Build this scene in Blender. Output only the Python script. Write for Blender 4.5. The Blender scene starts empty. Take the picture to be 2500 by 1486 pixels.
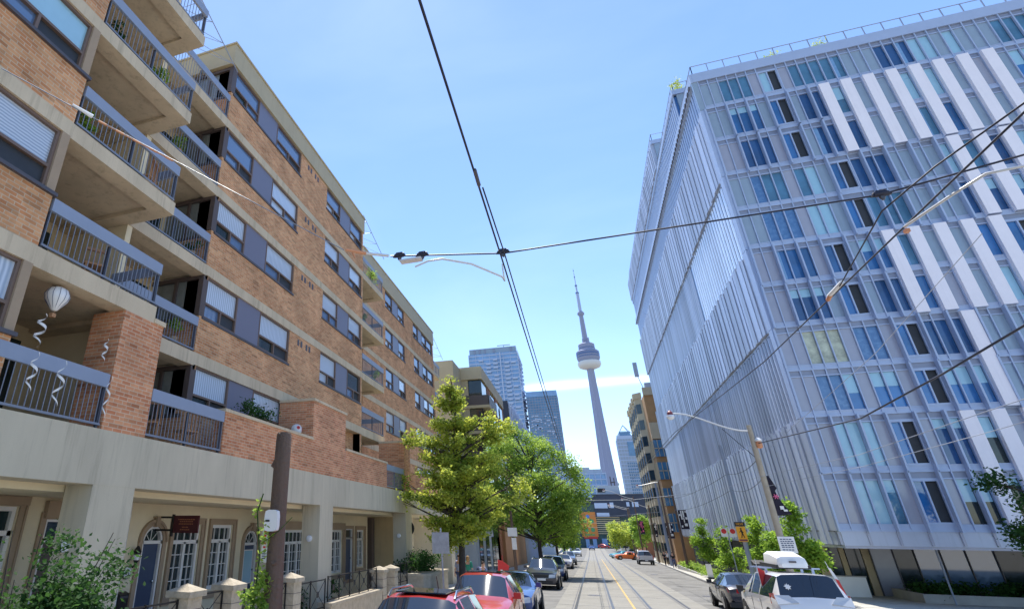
import bpy, bmesh, math, random
import numpy as np
from mathutils import Vector, Matrix
R=math.radians
rng=random.Random(7); nr=np.random.default_rng(11)
sc=bpy.context.scene; COL=sc.collection

# ------------------------------------------------------------------ helpers
GP=[(-300,4.2),(0,-2.4),(130,-5.26),(180,-6.0),(210,-6.2),(265,-6.7),(420,-8.0),(6000,-8.0)]
def gz(y):
    for (a,za),(b,zb) in zip(GP,GP[1:]):
        if y<=b: return za+(zb-za)*(y-a)/(b-a)
    return -8.0
def tag(o,label=None,cat=None,group=None,kind=None):
    if label: o['label']=label
    if cat: o['category']=cat
    if group: o['group']=group
    if kind: o['kind']=kind
    return o
def empty(name,loc=(0,0,0),rz=0,label=None,cat=None,group=None,rx=0):
    o=bpy.data.objects.new(name,None); COL.objects.link(o); o.location=loc; o.rotation_euler=(rx,0,rz)
    o.empty_display_size=.3
    return tag(o,label,cat,group)
def copy_tree(o,parent=None):
    c=o.copy(); COL.objects.link(c)
    if parent: c.parent=parent
    for ch in list(o.children): copy_tree(ch,c)
    return c
class MB:
    def __init__(s): s.v=[];s.f=[];s.m=[]
    def add(s,vs,fs,mi=0):
        b=len(s.v); s.v+= [tuple(v) for v in vs]; s.f+=[tuple(b+i for i in f) for f in fs]; s.m+=[mi]*len(fs); return s
    def box(s,x0,x1,y0,y1,z0,z1,mi=0):
        if x0>x1:x0,x1=x1,x0
        if y0>y1:y0,y1=y1,y0
        if z0>z1:z0,z1=z1,z0
        return s.add([(x0,y0,z0),(x1,y0,z0),(x1,y1,z0),(x0,y1,z0),(x0,y0,z1),(x1,y0,z1),(x1,y1,z1),(x0,y1,z1)],
          [(0,3,2,1),(4,5,6,7),(0,1,5,4),(1,2,6,5),(2,3,7,6),(3,0,4,7)],mi)
    def prism(s,pts,n,mi=0):
        # pts: 3D polygon, extruded by vector n
        k=len(pts); n=Vector(n); a=[Vector(p) for p in pts]
        return s.add(a+[p+n for p in a],[tuple(range(k))[::-1],tuple(range(k,2*k))]+[(i,(i+1)%k,k+(i+1)%k,k+i) for i in range(k)],mi)
    def tube(s,pts,r,n=8,mi=0,cap=True):
        pts=[Vector(p) for p in pts]; k=len(pts)
        rs=r if isinstance(r,(list,tuple)) else [r]*k
        vs=[];fs=[]
        up=Vector((0,0,1)); prev=None
        for i,p in enumerate(pts):
            d=(pts[min(i+1,k-1)]-pts[max(i-1,0)]).normalized()
            if prev is None:
                a=d.cross(up)
                if a.length<.05: a=d.cross(Vector((1,0,0)))
                a.normalize()
            else:
                a=(prev-d*prev.dot(d)); a.normalize()
            prev=a; b=d.cross(a)
            for j in range(n):
                t=2*math.pi*j/n; vs.append(p+(a*math.cos(t)+b*math.sin(t))*rs[i])
        for i in range(k-1):
            for j in range(n):
                fs.append((i*n+j,i*n+(j+1)%n,(i+1)*n+(j+1)%n,(i+1)*n+j))
        if cap: fs+= [tuple(range(n))[::-1],tuple(range((k-1)*n,k*n))]
        return s.add(vs,fs,mi)
    def lathe(s,c,prof,n=16,mi=0,axis='z'):
        vs=[];fs=[];k=len(prof)
        for r,h in prof:
            for j in range(n):
                t=2*math.pi*j/n; a,b=r*math.cos(t),r*math.sin(t)
                vs.append((c[0]+a,c[1]+b,c[2]+h) if axis=='z' else ((c[0]+h,c[1]+a,c[2]+b) if axis=='x' else (c[0]+a,c[1]+h,c[2]+b)))
        for i in range(k-1):
            for j in range(n): fs.append((i*n+j,i*n+(j+1)%n,(i+1)*n+(j+1)%n,(i+1)*n+j))
        fs+=[tuple(range(n))[::-1],tuple(range((k-1)*n,k*n))]
        return s.add(vs,fs,mi)
    def frame(s,X,y0,y1,z0,z1,w,d,mi=0):      # frame on a wall facing +x: outer rect y,z; from X back to X-d
        s.box(X-d,X,y0,y1,z1-w,z1,mi); s.box(X-d,X,y0,y1,z0,z0+w,mi)
        s.box(X-d,X,y0,y0+w,z0+w,z1-w,mi); s.box(X-d,X,y1-w,y1,z0+w,z1-w,mi); return s
    def build(s,name,mats,parent=None,smooth=0,label=None,loc=None):
        me=bpy.data.meshes.new(name); me.from_pydata(s.v,[],s.f)
        if not isinstance(mats,(list,tuple)): mats=[mats]
        for m in mats: me.materials.append(m)
        if len(mats)>1: me.polygons.foreach_set('material_index',s.m)
        uv=me.uv_layers.new(name='UVMap'); me.update()
        n=len(me.loops); co=np.empty(len(me.vertices)*3); me.vertices.foreach_get('co',co); co=co.reshape(-1,3)
        li=np.empty(n,int); me.loops.foreach_get('vertex_index',li)
        nm=np.empty(len(me.polygons)*3); me.polygons.foreach_get('normal',nm); nm=nm.reshape(-1,3)
        tot=np.empty(len(me.polygons),int); me.polygons.foreach_get('loop_total',tot)
        pn=np.repeat(np.abs(nm),tot,axis=0); c=co[li]
        ax=pn.argmax(1); u=np.where(ax==0,c[:,1],c[:,0]); v=np.where(ax==2,c[:,1],c[:,2])
        uv.data.foreach_set('uv',np.stack([u,v],1).ravel().astype(np.float32))
        if smooth:
            me.polygons.foreach_set('use_smooth',[True]*len(me.polygons)); me.set_sharp_from_angle(angle=R(smooth))
        o=bpy.data.objects.new(name,me); COL.objects.link(o)
        if parent: o.parent=parent
        if loc: o.location=loc
        if label: o['label']=label
        return o

def split_build(mb,name,m,par):
    """one object per box"""
    for k in range(0,len(mb.v),8):
        q=MB(); q.v=mb.v[k:k+8]; q.f=[tuple(i-k for i in f) for f in mb.f if k<=f[0]<k+8]; q.m=[0]*len(q.f); o=q.build(name,m,par)
    return o
# ------------------------------------------------------------------ materials
def mat(name,col,rough=.7,metal=0,var=.12,scale=1.5,spec=.5,bump=0,bscale=30,ior=None,coat=0,trans=0,emit=0,streak=0,island=0):
    m=bpy.data.materials.new(name); m.use_nodes=True; nt=m.node_tree; N=nt.nodes; Lk=nt.links
    p=N['Principled BSDF']; p.inputs['Roughness'].default_value=rough; p.inputs['Metallic'].default_value=metal
    p.inputs['Specular IOR Level'].default_value=spec
    if ior: p.inputs['IOR'].default_value=ior
    if coat: p.inputs['Coat Weight'].default_value=coat; p.inputs['Coat Roughness'].default_value=.03
    c=(*col,1); p.inputs['Base Color'].default_value=c
    tc=N.new('ShaderNodeTexCoord')
    if var:
        nz=N.new('ShaderNodeTexNoise'); nz.inputs['Scale'].default_value=scale; nz.inputs['Detail'].default_value=6; nz.inputs['Roughness'].default_value=.65
        mp=N.new('ShaderNodeMapping'); Lk.new(tc.outputs['Object'],mp.inputs['Vector']); Lk.new(mp.outputs['Vector'],nz.inputs['Vector'])
        if streak: mp.inputs['Scale'].default_value=(1,1,streak)
        mr=N.new('ShaderNodeMapRange'); mr.inputs['From Min'].default_value=.3; mr.inputs['From Max'].default_value=.7
        mr.inputs['To Min'].default_value=1-var; mr.inputs['To Max'].default_value=1+var*.7
        Lk.new(nz.outputs['Fac'],mr.inputs['Value'])
        hs=N.new('ShaderNodeHueSaturation'); hs.inputs['Color'].default_value=c; Lk.new(mr.outputs['Result'],hs.inputs['Value'])
        last=hs.outputs['Color']
        if island:
            g=N.new('ShaderNodeNewGeometry'); m2=N.new('ShaderNodeMapRange'); m2.inputs['To Min'].default_value=1-island; m2.inputs['To Max'].default_value=1+island
            Lk.new(g.outputs['Random Per Island'],m2.inputs['Value'])
            h2=N.new('ShaderNodeHueSaturation'); Lk.new(last,h2.inputs['Color']); Lk.new(m2.outputs['Result'],h2.inputs['Value']); last=h2.outputs['Color']
        Lk.new(last,p.inputs['Base Color'])
    if bump:
        nb=N.new('ShaderNodeTexNoise'); nb.inputs['Scale'].default_value=bscale; nb.inputs['Detail'].default_value=4
        Lk.new(tc.outputs['Object'],nb.inputs['Vector']); b=N.new('ShaderNodeBump'); b.inputs['Strength'].default_value=bump; b.inputs['Distance'].default_value=.05
        Lk.new(nb.outputs['Fac'],b.inputs['Height']); Lk.new(b.outputs['Normal'],p.inputs['Normal'])
    if trans: p.inputs['Transmission Weight'].default_value=trans
    if emit: p.inputs['Emission Color'].default_value=c; p.inputs['Emission Strength'].default_value=emit
    return m
def stain(m,amt=.22):
    nt=m.node_tree; N=nt.nodes; Lk=nt.links; p=N['Principled BSDF']; src=p.inputs['Base Color'].links[0].from_socket
    tc=N.new('ShaderNodeTexCoord'); mp=N.new('ShaderNodeMapping'); mp.inputs['Scale'].default_value=(3.2,3.2,.22); Lk.new(tc.outputs['Object'],mp.inputs['Vector'])
    nz=N.new('ShaderNodeTexNoise'); nz.inputs['Scale'].default_value=1.6; nz.inputs['Detail'].default_value=8; nz.inputs['Roughness'].default_value=.7; Lk.new(mp.outputs[0],nz.inputs['Vector'])
    mr=N.new('ShaderNodeMapRange'); mr.inputs['From Min'].default_value=.52; mr.inputs['From Max'].default_value=.72; mr.inputs['To Min'].default_value=1; mr.inputs['To Max'].default_value=1-amt; Lk.new(nz.outputs['Fac'],mr.inputs['Value'])
    h=N.new('ShaderNodeHueSaturation'); Lk.new(src,h.inputs['Color']); Lk.new(mr.outputs['Result'],h.inputs['Value']); Lk.new(h.outputs['Color'],p.inputs['Base Color'])
def brick_mat(name,c1,c2,mortar,w=.24,h=.078,ms=.009):
    m=mat(name,c1,.9,var=0,spec=.2); nt=m.node_tree; N=nt.nodes; Lk=nt.links; p=N['Principled BSDF']
    uv=N.new('ShaderNodeUVMap'); br=N.new('ShaderNodeTexBrick'); Lk.new(uv.outputs['UV'],br.inputs['Vector'])
    br.inputs['Color1'].default_value=(*c1,1); br.inputs['Color2'].default_value=(*c2,1); br.inputs['Mortar'].default_value=(*mortar,1)
    br.inputs['Scale'].default_value=1; br.inputs['Brick Width'].default_value=w; br.inputs['Row Height'].default_value=h
    br.inputs['Mortar Size'].default_value=ms; br.inputs['Mortar Smooth'].default_value=.3; br.inputs['Bias'].default_value=0
    nz=N.new('ShaderNodeTexNoise'); nz.inputs['Scale'].default_value=.9; nz.inputs['Detail'].default_value=9; nz.inputs['Roughness'].default_value=.72
    tc=N.new('ShaderNodeTexCoord'); Lk.new(tc.outputs['Object'],nz.inputs['Vector'])
    mr=N.new('ShaderNodeMapRange'); mr.inputs['From Min'].default_value=.3; mr.inputs['From Max'].default_value=.7; mr.inputs['To Min'].default_value=.72; mr.inputs['To Max'].default_value=1.25
    Lk.new(nz.outputs['Fac'],mr.inputs['Value'])
    # a second brick-sized variation, a few bricks burnt dark
    vo=N.new('ShaderNodeTexWhiteNoise'); vo.noise_dimensions='2D'
    sn=N.new('ShaderNodeVectorMath'); sn.operation='SNAP'; Lk.new(uv.outputs['UV'],sn.inputs[0]); sn.inputs[1].default_value=(w*1.5,h,1); Lk.new(sn.outputs[0],vo.inputs['Vector'])
    m2=N.new('ShaderNodeMapRange'); m2.inputs['From Min'].default_value=0; m2.inputs['From Max'].default_value=.25; m2.inputs['To Min'].default_value=.72; m2.inputs['To Max'].default_value=1
    Lk.new(vo.outputs['Value'],m2.inputs['Value'])
    mu=N.new('ShaderNodeMath'); mu.operation='MULTIPLY'; Lk.new(mr.outputs['Result'],mu.inputs[0]); Lk.new(m2.outputs['Result'],mu.inputs[1])
    hs=N.new('ShaderNodeHueSaturation'); Lk.new(br.outputs['Color'],hs.inputs['Color']); Lk.new(mu.outputs[0],hs.inputs['Value']); Lk.new(hs.outputs['Color'],p.inputs['Base Color'])
    b=N.new('ShaderNodeBump'); b.inputs['Strength'].default_value=.35; b.inputs['Distance'].default_value=.01; b.invert=True
    Lk.new(br.outputs['Fac'],b.inputs['Height']); Lk.new(b.outputs['Normal'],p.inputs['Normal'])
    return m
def leaf_mat(name,c1,c2):
    m=bpy.data.materials.new(name); m.use_nodes=True; nt=m.node_tree; N=nt.nodes; Lk=nt.links; N.remove(N['Principled BSDF'])
    g=N.new('ShaderNodeNewGeometry'); cr=N.new('ShaderNodeValToRGB'); cr.color_ramp.elements[0].color=(*c1,1); cr.color_ramp.elements[1].color=(*c2,1)
    nz=N.new('ShaderNodeTexNoise'); nz.inputs['Scale'].default_value=1.1; nz.inputs['Detail'].default_value=3; tc=N.new('ShaderNodeTexCoord'); Lk.new(tc.outputs['Object'],nz.inputs['Vector'])
    ad=N.new('ShaderNodeMath'); ad.operation='MULTIPLY_ADD'; ad.inputs[1].default_value=.5; Lk.new(g.outputs['Random Per Island'],ad.inputs[0])
    sb=N.new('ShaderNodeMath'); sb.operation='MULTIPLY_ADD'; sb.inputs[1].default_value=1.6; sb.inputs[2].default_value=-.55; Lk.new(nz.outputs['Fac'],sb.inputs[0]); Lk.new(sb.outputs[0],ad.inputs[2])
    Lk.new(ad.outputs[0],cr.inputs['Fac'])
    d=N.new('ShaderNodeBsdfPrincipled'); d.inputs['Roughness'].default_value=.6; d.inputs['Specular IOR Level'].default_value=.18; Lk.new(cr.outputs['Color'],d.inputs['Base Color'])
    t=N.new('ShaderNodeBsdfTranslucent'); hs=N.new('ShaderNodeHueSaturation'); hs.inputs['Hue'].default_value=.485; hs.inputs['Value'].default_value=1.6; Lk.new(cr.outputs['Color'],hs.inputs['Color']); Lk.new(hs.outputs['Color'],t.inputs['Color'])
    mx=N.new('ShaderNodeMixShader'); mx.inputs[0].default_value=.4; Lk.new(d.outputs[0],mx.inputs[1]); Lk.new(t.outputs[0],mx.inputs[2]); Lk.new(mx.outputs[0],N['Material Output'].inputs[0])
    return m
def fold_glass(name,col,light,scale,coat=1.0,rough=.25):
    """window glass with a pleated curtain or blind right behind it"""
    m=mat(name,col,rough,var=0,coat=coat,ior=1.5); nt=m.node_tree; N=nt.nodes; Lk=nt.links; p=N['Principled BSDF']
    tc=N.new('ShaderNodeTexCoord'); w=N.new('ShaderNodeTexWave'); w.inputs['Scale'].default_value=scale; w.inputs['Distortion'].default_value=1.5; w.bands_direction='Y' if scale>0 else 'Z'
    w.inputs['Scale'].default_value=abs(scale)
    Lk.new(tc.outputs['Object'],w.inputs['Vector']); mx=N.new('ShaderNodeMix'); mx.data_type='RGBA'; mx.inputs[6].default_value=(*col,1); mx.inputs[7].default_value=(*light,1)
    Lk.new(w.outputs['Fac'],mx.inputs[0]); Lk.new(mx.outputs[2],p.inputs['Base Color']); return m

M=dict(
 brick=brick_mat('orange_brick',(.54,.235,.105),(.68,.36,.18),(.60,.46,.32)),
 brick2=brick_mat('red_brick_parapet',(.52,.20,.10),(.66,.32,.17),(.62,.46,.33)),
 conc=mat('beige_concrete',(.62,.51,.365),.85,var=.14,scale=1.2,streak=.35,spec=.2,bump=.1),
 beam=mat('grey_beige_stucco_beam',(.56,.50,.385),.9,var=.12,scale=.9,streak=.3,spec=.15,bump=.12,bscale=60),
 fascia=mat('tan_metal_fascia',(.48,.40,.25),.6,var=.06),
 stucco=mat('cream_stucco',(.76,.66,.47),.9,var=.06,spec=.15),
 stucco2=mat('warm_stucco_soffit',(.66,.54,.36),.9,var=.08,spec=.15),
 trim=mat('brown_trim_stone',(.38,.28,.19),.8,var=.08),
 bframe=mat('brown_aluminium_frame',(.17,.115,.09),.5,var=.05),
 spand=mat('purple_grey_spandrel',(.17,.17,.235),.35,var=.03,spec=.5),
 railing=mat('blue_grey_painted_steel',(.27,.32,.43),.45,var=.05),
 sideglass=mat('grey_side_glass',(.20,.22,.22),.3,var=.3,coat=.4), baluster=mat('grey_blue_baluster',(.20,.23,.30),.45,var=.05), bpost=mat('dark_railing_post',(.06,.07,.10),.5,var=.05),
 dark=mat('dark_interior',(.02,.022,.028),.8,var=.1),
 darkside=mat('dark_brown_panel',(.10,.075,.07),.5,var=.1),
 sill=mat('dark_metal_flashing',(.08,.075,.09),.5,var=.05),
 glass=mat('painted_sky_glass',(.10,.17,.31),.04,var=0,ior=1.9,spec=.7),  # blue base colour carries part of the sky reflection
 glassb=mat('deep_blue_glass',(.03,.16,.42),.05,var=.45,scale=.35,ior=1.75,spec=.6),  # blue mottling painted in for uneven sky reflections
 glasst=mat('teal_blue_glass',(.08,.22,.36),.05,var=.4,scale=.5,ior=1.7), glassk=mat('dark_navy_glass',(.02,.09,.25),.05,var=.4,scale=.5,ior=1.75),  # further glass tones, mottled to paint in varied reflections
 glassd=mat('green_black_glass',(.02,.035,.04),.05,var=.3,scale=.8,ior=1.6),
 glassl=mat('glass_with_pale_blind',(.34,.58,.72),.2,var=.06,coat=.8),
 curtain=fold_glass('glass_with_white_curtain',(.36,.44,.55),(.62,.70,.82),3.2),
 curtain2=fold_glass('glass_with_blue_curtain',(.06,.17,.38),(.2,.38,.62),6),
 blind=fold_glass('glass_with_slat_blind',(.30,.36,.46),(.58,.64,.72),-5),
 poster=mat('glass_with_patterned_paper',(.52,.55,.42),.4,var=.4,scale=2.4,coat=.5),
 opening=mat('dark_open_sash',(.035,.04,.05),.6,var=.2),
 wpaint=mat('white_window_paint',(.78,.76,.74),.5,var=.03),
 navy=mat('navy_blue_door_paint',(.045,.07,.13),.45,var=.05),
 iron=mat('black_iron',(.012,.012,.014),.5,var=0),
 stone=mat('split_face_stone',(.46,.40,.31),.95,var=.2,scale=6,spec=.15,bump=.5,bscale=25),
 alu=mat('pale_blue_grey_aluminium',(.41,.49,.66),.45,metal=.15,var=.05,spec=.5),
 alud=mat('violet_grey_aluminium',(.27,.30,.39),.45,metal=.3,var=.05),
 gpanel=mat('grey_glass_spandrel',(.29,.375,.47),.16,var=.05,coat=.5),
 gpanel2=mat('warm_grey_glass_spandrel',(.36,.38,.47),.2,var=.05,coat=.4),
 wpanel=mat('white_metal_panel',(.88,.83,.88),.35,var=.03,spec=.5),
 zinc=mat('pale_zinc_panel',(.44,.475,.57),.42,metal=.35,var=.08,scale=.5,streak=.1,island=.24),
 zincl=mat('painted_glint_zinc',(.82,.84,.90),.32,metal=.4,var=.05,island=.1),  # zinc whitened in its colour for the glint on lit fins
 zincd=mat('shadow_gap_blue',(.07,.12,.27),.3,var=.2,spec=.6),
 asphalt=mat('sun_bleached_asphalt',(.20,.195,.185),.92,var=.32,scale=.7,bump=.2,bscale=60,spec=.2),
 trackc=mat('concrete_track_bed',(.26,.25,.225),.9,var=.14,scale=.8,bump=.15,bscale=50,spec=.2),
 walk=mat('pale_concrete_pavement',(.48,.46,.41),.9,var=.12,scale=.9,bump=.1,spec=.2),
 kerb=mat('kerb_concrete',(.36,.35,.33),.9,var=.15),
 earth=mat('city_ground',(.16,.155,.14),.95,var=.2,scale=.05),
 soil=mat('planting_soil',(.06,.045,.03),1,var=.3,scale=5),
 steel=mat('rail_steel',(.10,.095,.10),.4,metal=.6,var=.15),
 yellow=mat('worn_yellow_paint',(.55,.36,.12),.8,var=.25,scale=4),
 wline=mat('worn_white_paint',(.6,.6,.57),.8,var=.2,scale=4),
 wire=mat('black_cable',(.008,.01,.03),.5,var=0),
 palewire=mat('pale_service_cable',(.30,.33,.40),.5,var=0),
 polec=mat('concrete_pole',(.42,.36,.28),.9,var=.18,scale=3),
 poles=mat('painted_steel_pole',(.25,.29,.37),.55,var=.1),
 wood=mat('weathered_wood_pole',(.15,.10,.075),.95,var=.35,scale=3,streak=.1,bump=.8,bscale=14),
 armw=mat('grey_white_lamp_arm',(.62,.62,.62),.4,metal=.2,var=.05),
 orange=mat('orange_insulator',(.60,.26,.13),.5,var=.1),
 lampg=mat('frosted_lamp_glass',(.78,.8,.85),.15,var=.05,coat=.5),
 lampr=mat('dark_red_cap',(.20,.04,.05),.5,var=.05),
 white=mat('white_plastic',(.78,.78,.78),.4,var=.03),
 bark=mat('tree_bark',(.07,.055,.045),.95,var=.3,scale=5,bump=.6,bscale=18),
 leaf1=leaf_mat('linden_leaves',(.07,.15,.015),(.62,.68,.12)),
 leaf2=leaf_mat('locust_leaves',(.07,.17,.025),(.40,.56,.10)),
 leaf3=leaf_mat('maple_leaves',(.06,.16,.02),(.36,.54,.07)),
 leafd=leaf_mat('shrub_leaves',(.012,.045,.016),(.05,.13,.025)),
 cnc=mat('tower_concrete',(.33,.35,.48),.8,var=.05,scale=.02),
 cnw=mat('tower_white_ring',(.75,.74,.74),.5,var=.03),
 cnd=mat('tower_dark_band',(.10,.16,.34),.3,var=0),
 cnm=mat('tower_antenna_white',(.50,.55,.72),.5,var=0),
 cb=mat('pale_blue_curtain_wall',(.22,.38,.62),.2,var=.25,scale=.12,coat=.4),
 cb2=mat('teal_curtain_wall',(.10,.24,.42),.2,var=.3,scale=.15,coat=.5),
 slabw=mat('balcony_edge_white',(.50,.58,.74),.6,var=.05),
 blackb=mat('black_cladding',(.035,.045,.075),.6,var=.2,scale=.3),
 tealb=mat('dark_teal_glass',(.02,.08,.09),.2,var=.4,scale=.4),
 pale=mat('pale_grey_cladding',(.40,.45,.52),.6,var=.06),
 tan=mat('tan_precast',(.52,.42,.27),.8,var=.1,scale=.5),
 ochre=mat('ochre_brown_brick',(.45,.25,.11),.9,var=.15,scale=.6),
 brownc=mat('brown_clad_wall',(.33,.13,.06),.8,var=.15,scale=.5),
 wood2=mat('vertical_timber_cladding',(.45,.24,.12),.8,var=.25,scale=3,streak=.05),
 banner_o=mat('orange_banner_cloth',(.70,.25,.06),.8,var=.05),
 green_s=mat('green_sign_paint',(.10,.35,.14),.7,var=0), blue_s=mat('blue_sign_paint',(.10,.25,.65),.7,var=0),
 red=mat('red_sign_paint',(.65,.04,.04),.6,var=0), sign_w=mat('sign_white',(.75,.75,.75),.5,var=.05), sign_y=mat('sign_orange_yellow',(.85,.38,.02),.5,var=0),
 blackp=mat('black_sign_paint',(.012,.012,.012),.6,var=0), maroon=mat('maroon_sign',(.07,.008,.014),.6,var=.1), gold=mat('gold_lettering',(.35,.13,.06),.5,var=0),
 signback=mat('scuffed_sign_back',(.34,.37,.43),.45,metal=.4,var=.25,scale=5), bannerb=mat('black_banner_cloth',(.015,.012,.03),.8,var=.1), pink=mat('pink_banner_print',(.7,.15,.3),.8,var=0),
 tyre=mat('tyre_rubber',(.015,.015,.015),.85,var=0), rim=mat('alloy_rim',(.35,.35,.36),.35,metal=.8,var=0), carglass=mat('car_glass',(.012,.02,.035),.03,var=0,ior=1.8),
 chrome=mat('chrome',(.6,.6,.6),.15,metal=1,var=0), plast=mat('black_car_plastic',(.02,.02,.022),.6,var=0), headl=mat('headlight_lens',(.6,.62,.65),.1,var=0,coat=1), taill=mat('tail_light_red',(.45,.01,.01),.2,var=0,coat=1),
 skin=mat('skin',(.50,.28,.20),.6,var=.03), hairb=mat('brown_hair',(.06,.03,.015),.7,var=.1), hairg=mat('sandy_hair',(.35,.2,.08),.7,var=.1),
 cloth_b=mat('light_blue_shirt',(.28,.32,.52),.9,var=.05), cloth_g=mat('teal_green_top',(.03,.22,.16),.9,var=.05), denim=mat('denim',(.05,.07,.16),.9,var=.1), cloth_k=mat('black_clothes',(.015,.015,.02),.9,var=0), cloth_w=mat('white_clothes',(.65,.65,.65),.9,var=.05),
)
for k_,a_ in (('conc',.30),('beam',.26),('stucco2',.14),('fascia',.12),('wpanel',.07),('zinc',.15),('gpanel',.12),('walk',.15),('trackc',.2)): stain(M[k_],a_)
# ------------------------------------------------------------------ camera, light, sky
f_,cx_,cy_,pt_,yw_,rl_=1329.337,886.079,666.513,.437019,-.364196,.00838977
fw=Vector((math.sin(yw_)*math.cos(pt_),math.cos(yw_)*math.cos(pt_),math.sin(pt_))); r0=Vector((math.cos(yw_),-math.sin(yw_),0)); u0=r0.cross(fw)
rt=r0*math.cos(rl_)+u0*math.sin(rl_); up=u0*math.cos(rl_)-r0*math.sin(rl_)
cam=bpy.data.cameras.new('camera'); co=bpy.data.objects.new('camera',cam); COL.objects.link(co); sc.camera=co
co.matrix_world=Matrix((rt,up,-fw)).transposed().to_4x4()
cam.sensor_width=36; cam.sensor_fit='HORIZONTAL'; cam.lens=f_/2500*36; cam.shift_x=(1250-cx_)/2500; cam.shift_y=-(743-cy_)/2500
cam.clip_start=.05; cam.clip_end=9000
SEL,SAZ=R(66),R(-15)        # sun elevation, azimuth from +y towards +x
sd=Vector((math.sin(SAZ)*math.cos(SEL),math.cos(SAZ)*math.cos(SEL),math.sin(SEL)))
sl=bpy.data.lights.new('sun','SUN'); sl.energy=2.95; sl.angle=R(.5); sl.color=(1,.95,.86); so=bpy.data.objects.new('sun',sl); COL.objects.link(so)
so.rotation_euler=sd.to_track_quat('Z','Y').to_euler()
w=bpy.data.worlds.new('World'); sc.world=w; w.use_nodes=True; nt=w.node_tree; N=nt.nodes; Lk=nt.links; bg=N['Background']
sk=N.new('ShaderNodeTexSky'); sk.sky_type='NISHITA'; sk.sun_disc=False; sk.sun_elevation=SEL; sk.sun_rotation=SAZ
sk.air_density=1.0; sk.dust_density=.1; sk.ozone_density=2.5; sk.altitude=80
tc=N.new('ShaderNodeTexCoord'); mp=N.new('ShaderNodeMapping'); mp.inputs['Scale'].default_value=(1.2,1.2,3.2); Lk.new(tc.outputs['Generated'],mp.inputs['Vector'])
nz=N.new('ShaderNodeTexNoise'); nz.inputs['Scale'].default_value=1.3; nz.inputs['Detail'].default_value=5; nz.inputs['Roughness'].default_value=.5; nz.inputs['Distortion'].default_value=.6; Lk.new(mp.outputs[0],nz.inputs['Vector'])
mr=N.new('ShaderNodeMapRange'); mr.inputs['From Min'].default_value=.45; mr.inputs['From Max'].default_value=.85; mr.inputs['To Max'].default_value=.07; Lk.new(nz.outputs['Fac'],mr.inputs['Value'])
mx=N.new('ShaderNodeMix'); mx.data_type='RGBA'; Lk.new(mr.outputs['Result'],mx.inputs[0]); tn=N.new('ShaderNodeMix'); tn.data_type='RGBA'; tn.blend_type='MULTIPLY'; tn.inputs[0].default_value=1; tn.inputs[7].default_value=(.90,.955,1.03,1); Lk.new(sk.outputs[0],tn.inputs[6]); Lk.new(tn.outputs[2],mx.inputs[6]); mx.inputs[7].default_value=(9,9.6,10.5,1)
def _ray(x,y): return (fw*f_+rt*(x-cx_)+up*(cy_-y)).normalized()
A_,B_=_ray(1285,947),_ray(1570,924); nn_=A_.cross(B_).normalized()
def _m(op,a,b=None,cl=False):
    n=N.new('ShaderNodeMath'); n.operation=op; n.use_clamp=cl
    for i,q in enumerate((a,b)):
        if q is None: continue
        if isinstance(q,(int,float)): n.inputs[i].default_value=q
        else: Lk.new(q,n.inputs[i])
    return n.outputs[0]
def _dot(v):
    n=N.new('ShaderNodeVectorMath'); n.operation='DOT_PRODUCT'; Lk.new(tc.outputs['Generated'],n.inputs[0]); n.inputs[1].default_value=v; return n.outputs['Value']
g_=_m('POWER',2.718,_m('MULTIPLY',_m('POWER',_m('ABSOLUTE',_m('DIVIDE',_dot(nn_),.0062)),2.0),-1.0))
al=_m('SUBTRACT',1.0,_m('MULTIPLY',_m('SUBTRACT',1.0,_dot((A_+B_).normalized())),95.0),True)
cn=N.new('ShaderNodeTexNoise'); cn.inputs['Scale'].default_value=14; Lk.new(tc.outputs['Generated'],cn.inputs['Vector'])
st_=_m('MULTIPLY',_m('MULTIPLY',g_,al),_m('MULTIPLY',cn.outputs['Fac'],.7))
m3=N.new('ShaderNodeMix'); m3.data_type='RGBA'; Lk.new(st_,m3.inputs[0]); Lk.new(mx.outputs[2],m3.inputs[6]); m3.inputs[7].default_value=(11,12,11.5,1)
Lk.new(m3.outputs[2],bg.inputs['Color']); bg.inputs['Strength'].default_value=.105
sc.view_settings.view_transform='Standard'; sc.view_settings.look='None'; sc.view_settings.exposure=1.28; sc.view_settings.gamma=1

# ------------------------------------------------------------------ ground, street
def strip(name,m,xl,xr,ys,dz,thick=0,kind='structure'):
    b=MB(); vs=[]
    L_=[xl(y) if callable(xl) else xl for y in ys]; R_=[xr(y) if callable(xr) else xr for y in ys]
    for y,a,c in zip(ys,L_,R_): vs+=[(a,y,gz(y)+dz),(c,y,gz(y)+dz)]
    fs=[(2*i,2*i+1,2*i+3,2*i+2) for i in range(len(ys)-1)]
    b.add(vs,fs)
    if thick:
        k=len(vs); vb=[(v[0],v[1],v[2]-thick) for v in vs]
        b.add(vs+vb,[(2*i,2*i+2,k+2*i+2,k+2*i) for i in range(len(ys)-1)]+[(2*i+1,k+2*i+1,k+2*i+3,2*i+3) for i in range(len(ys)-1)])
    o=b.build(name,m); tag(o,kind=kind); return o
YS=[-60,-20,0,10,20,30,40,50,60,70,80,90,100,110,120,130]
YR=YS+[145,160,180,195,210,235,265]
cr=lambda y: 7.2+.033*max(0,min(y,130)-40)   # right kerb line
strip('ground',M['earth'],-3000,3000,[-300,-60,0,130,180,210,265,420,6000],-.02)
strip('road',M['asphalt'],-5.0,lambda y:cr(y),YR,0.0)
strip('track_bed',M['trackc'],-1.85,4.35,YR,.004)
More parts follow.
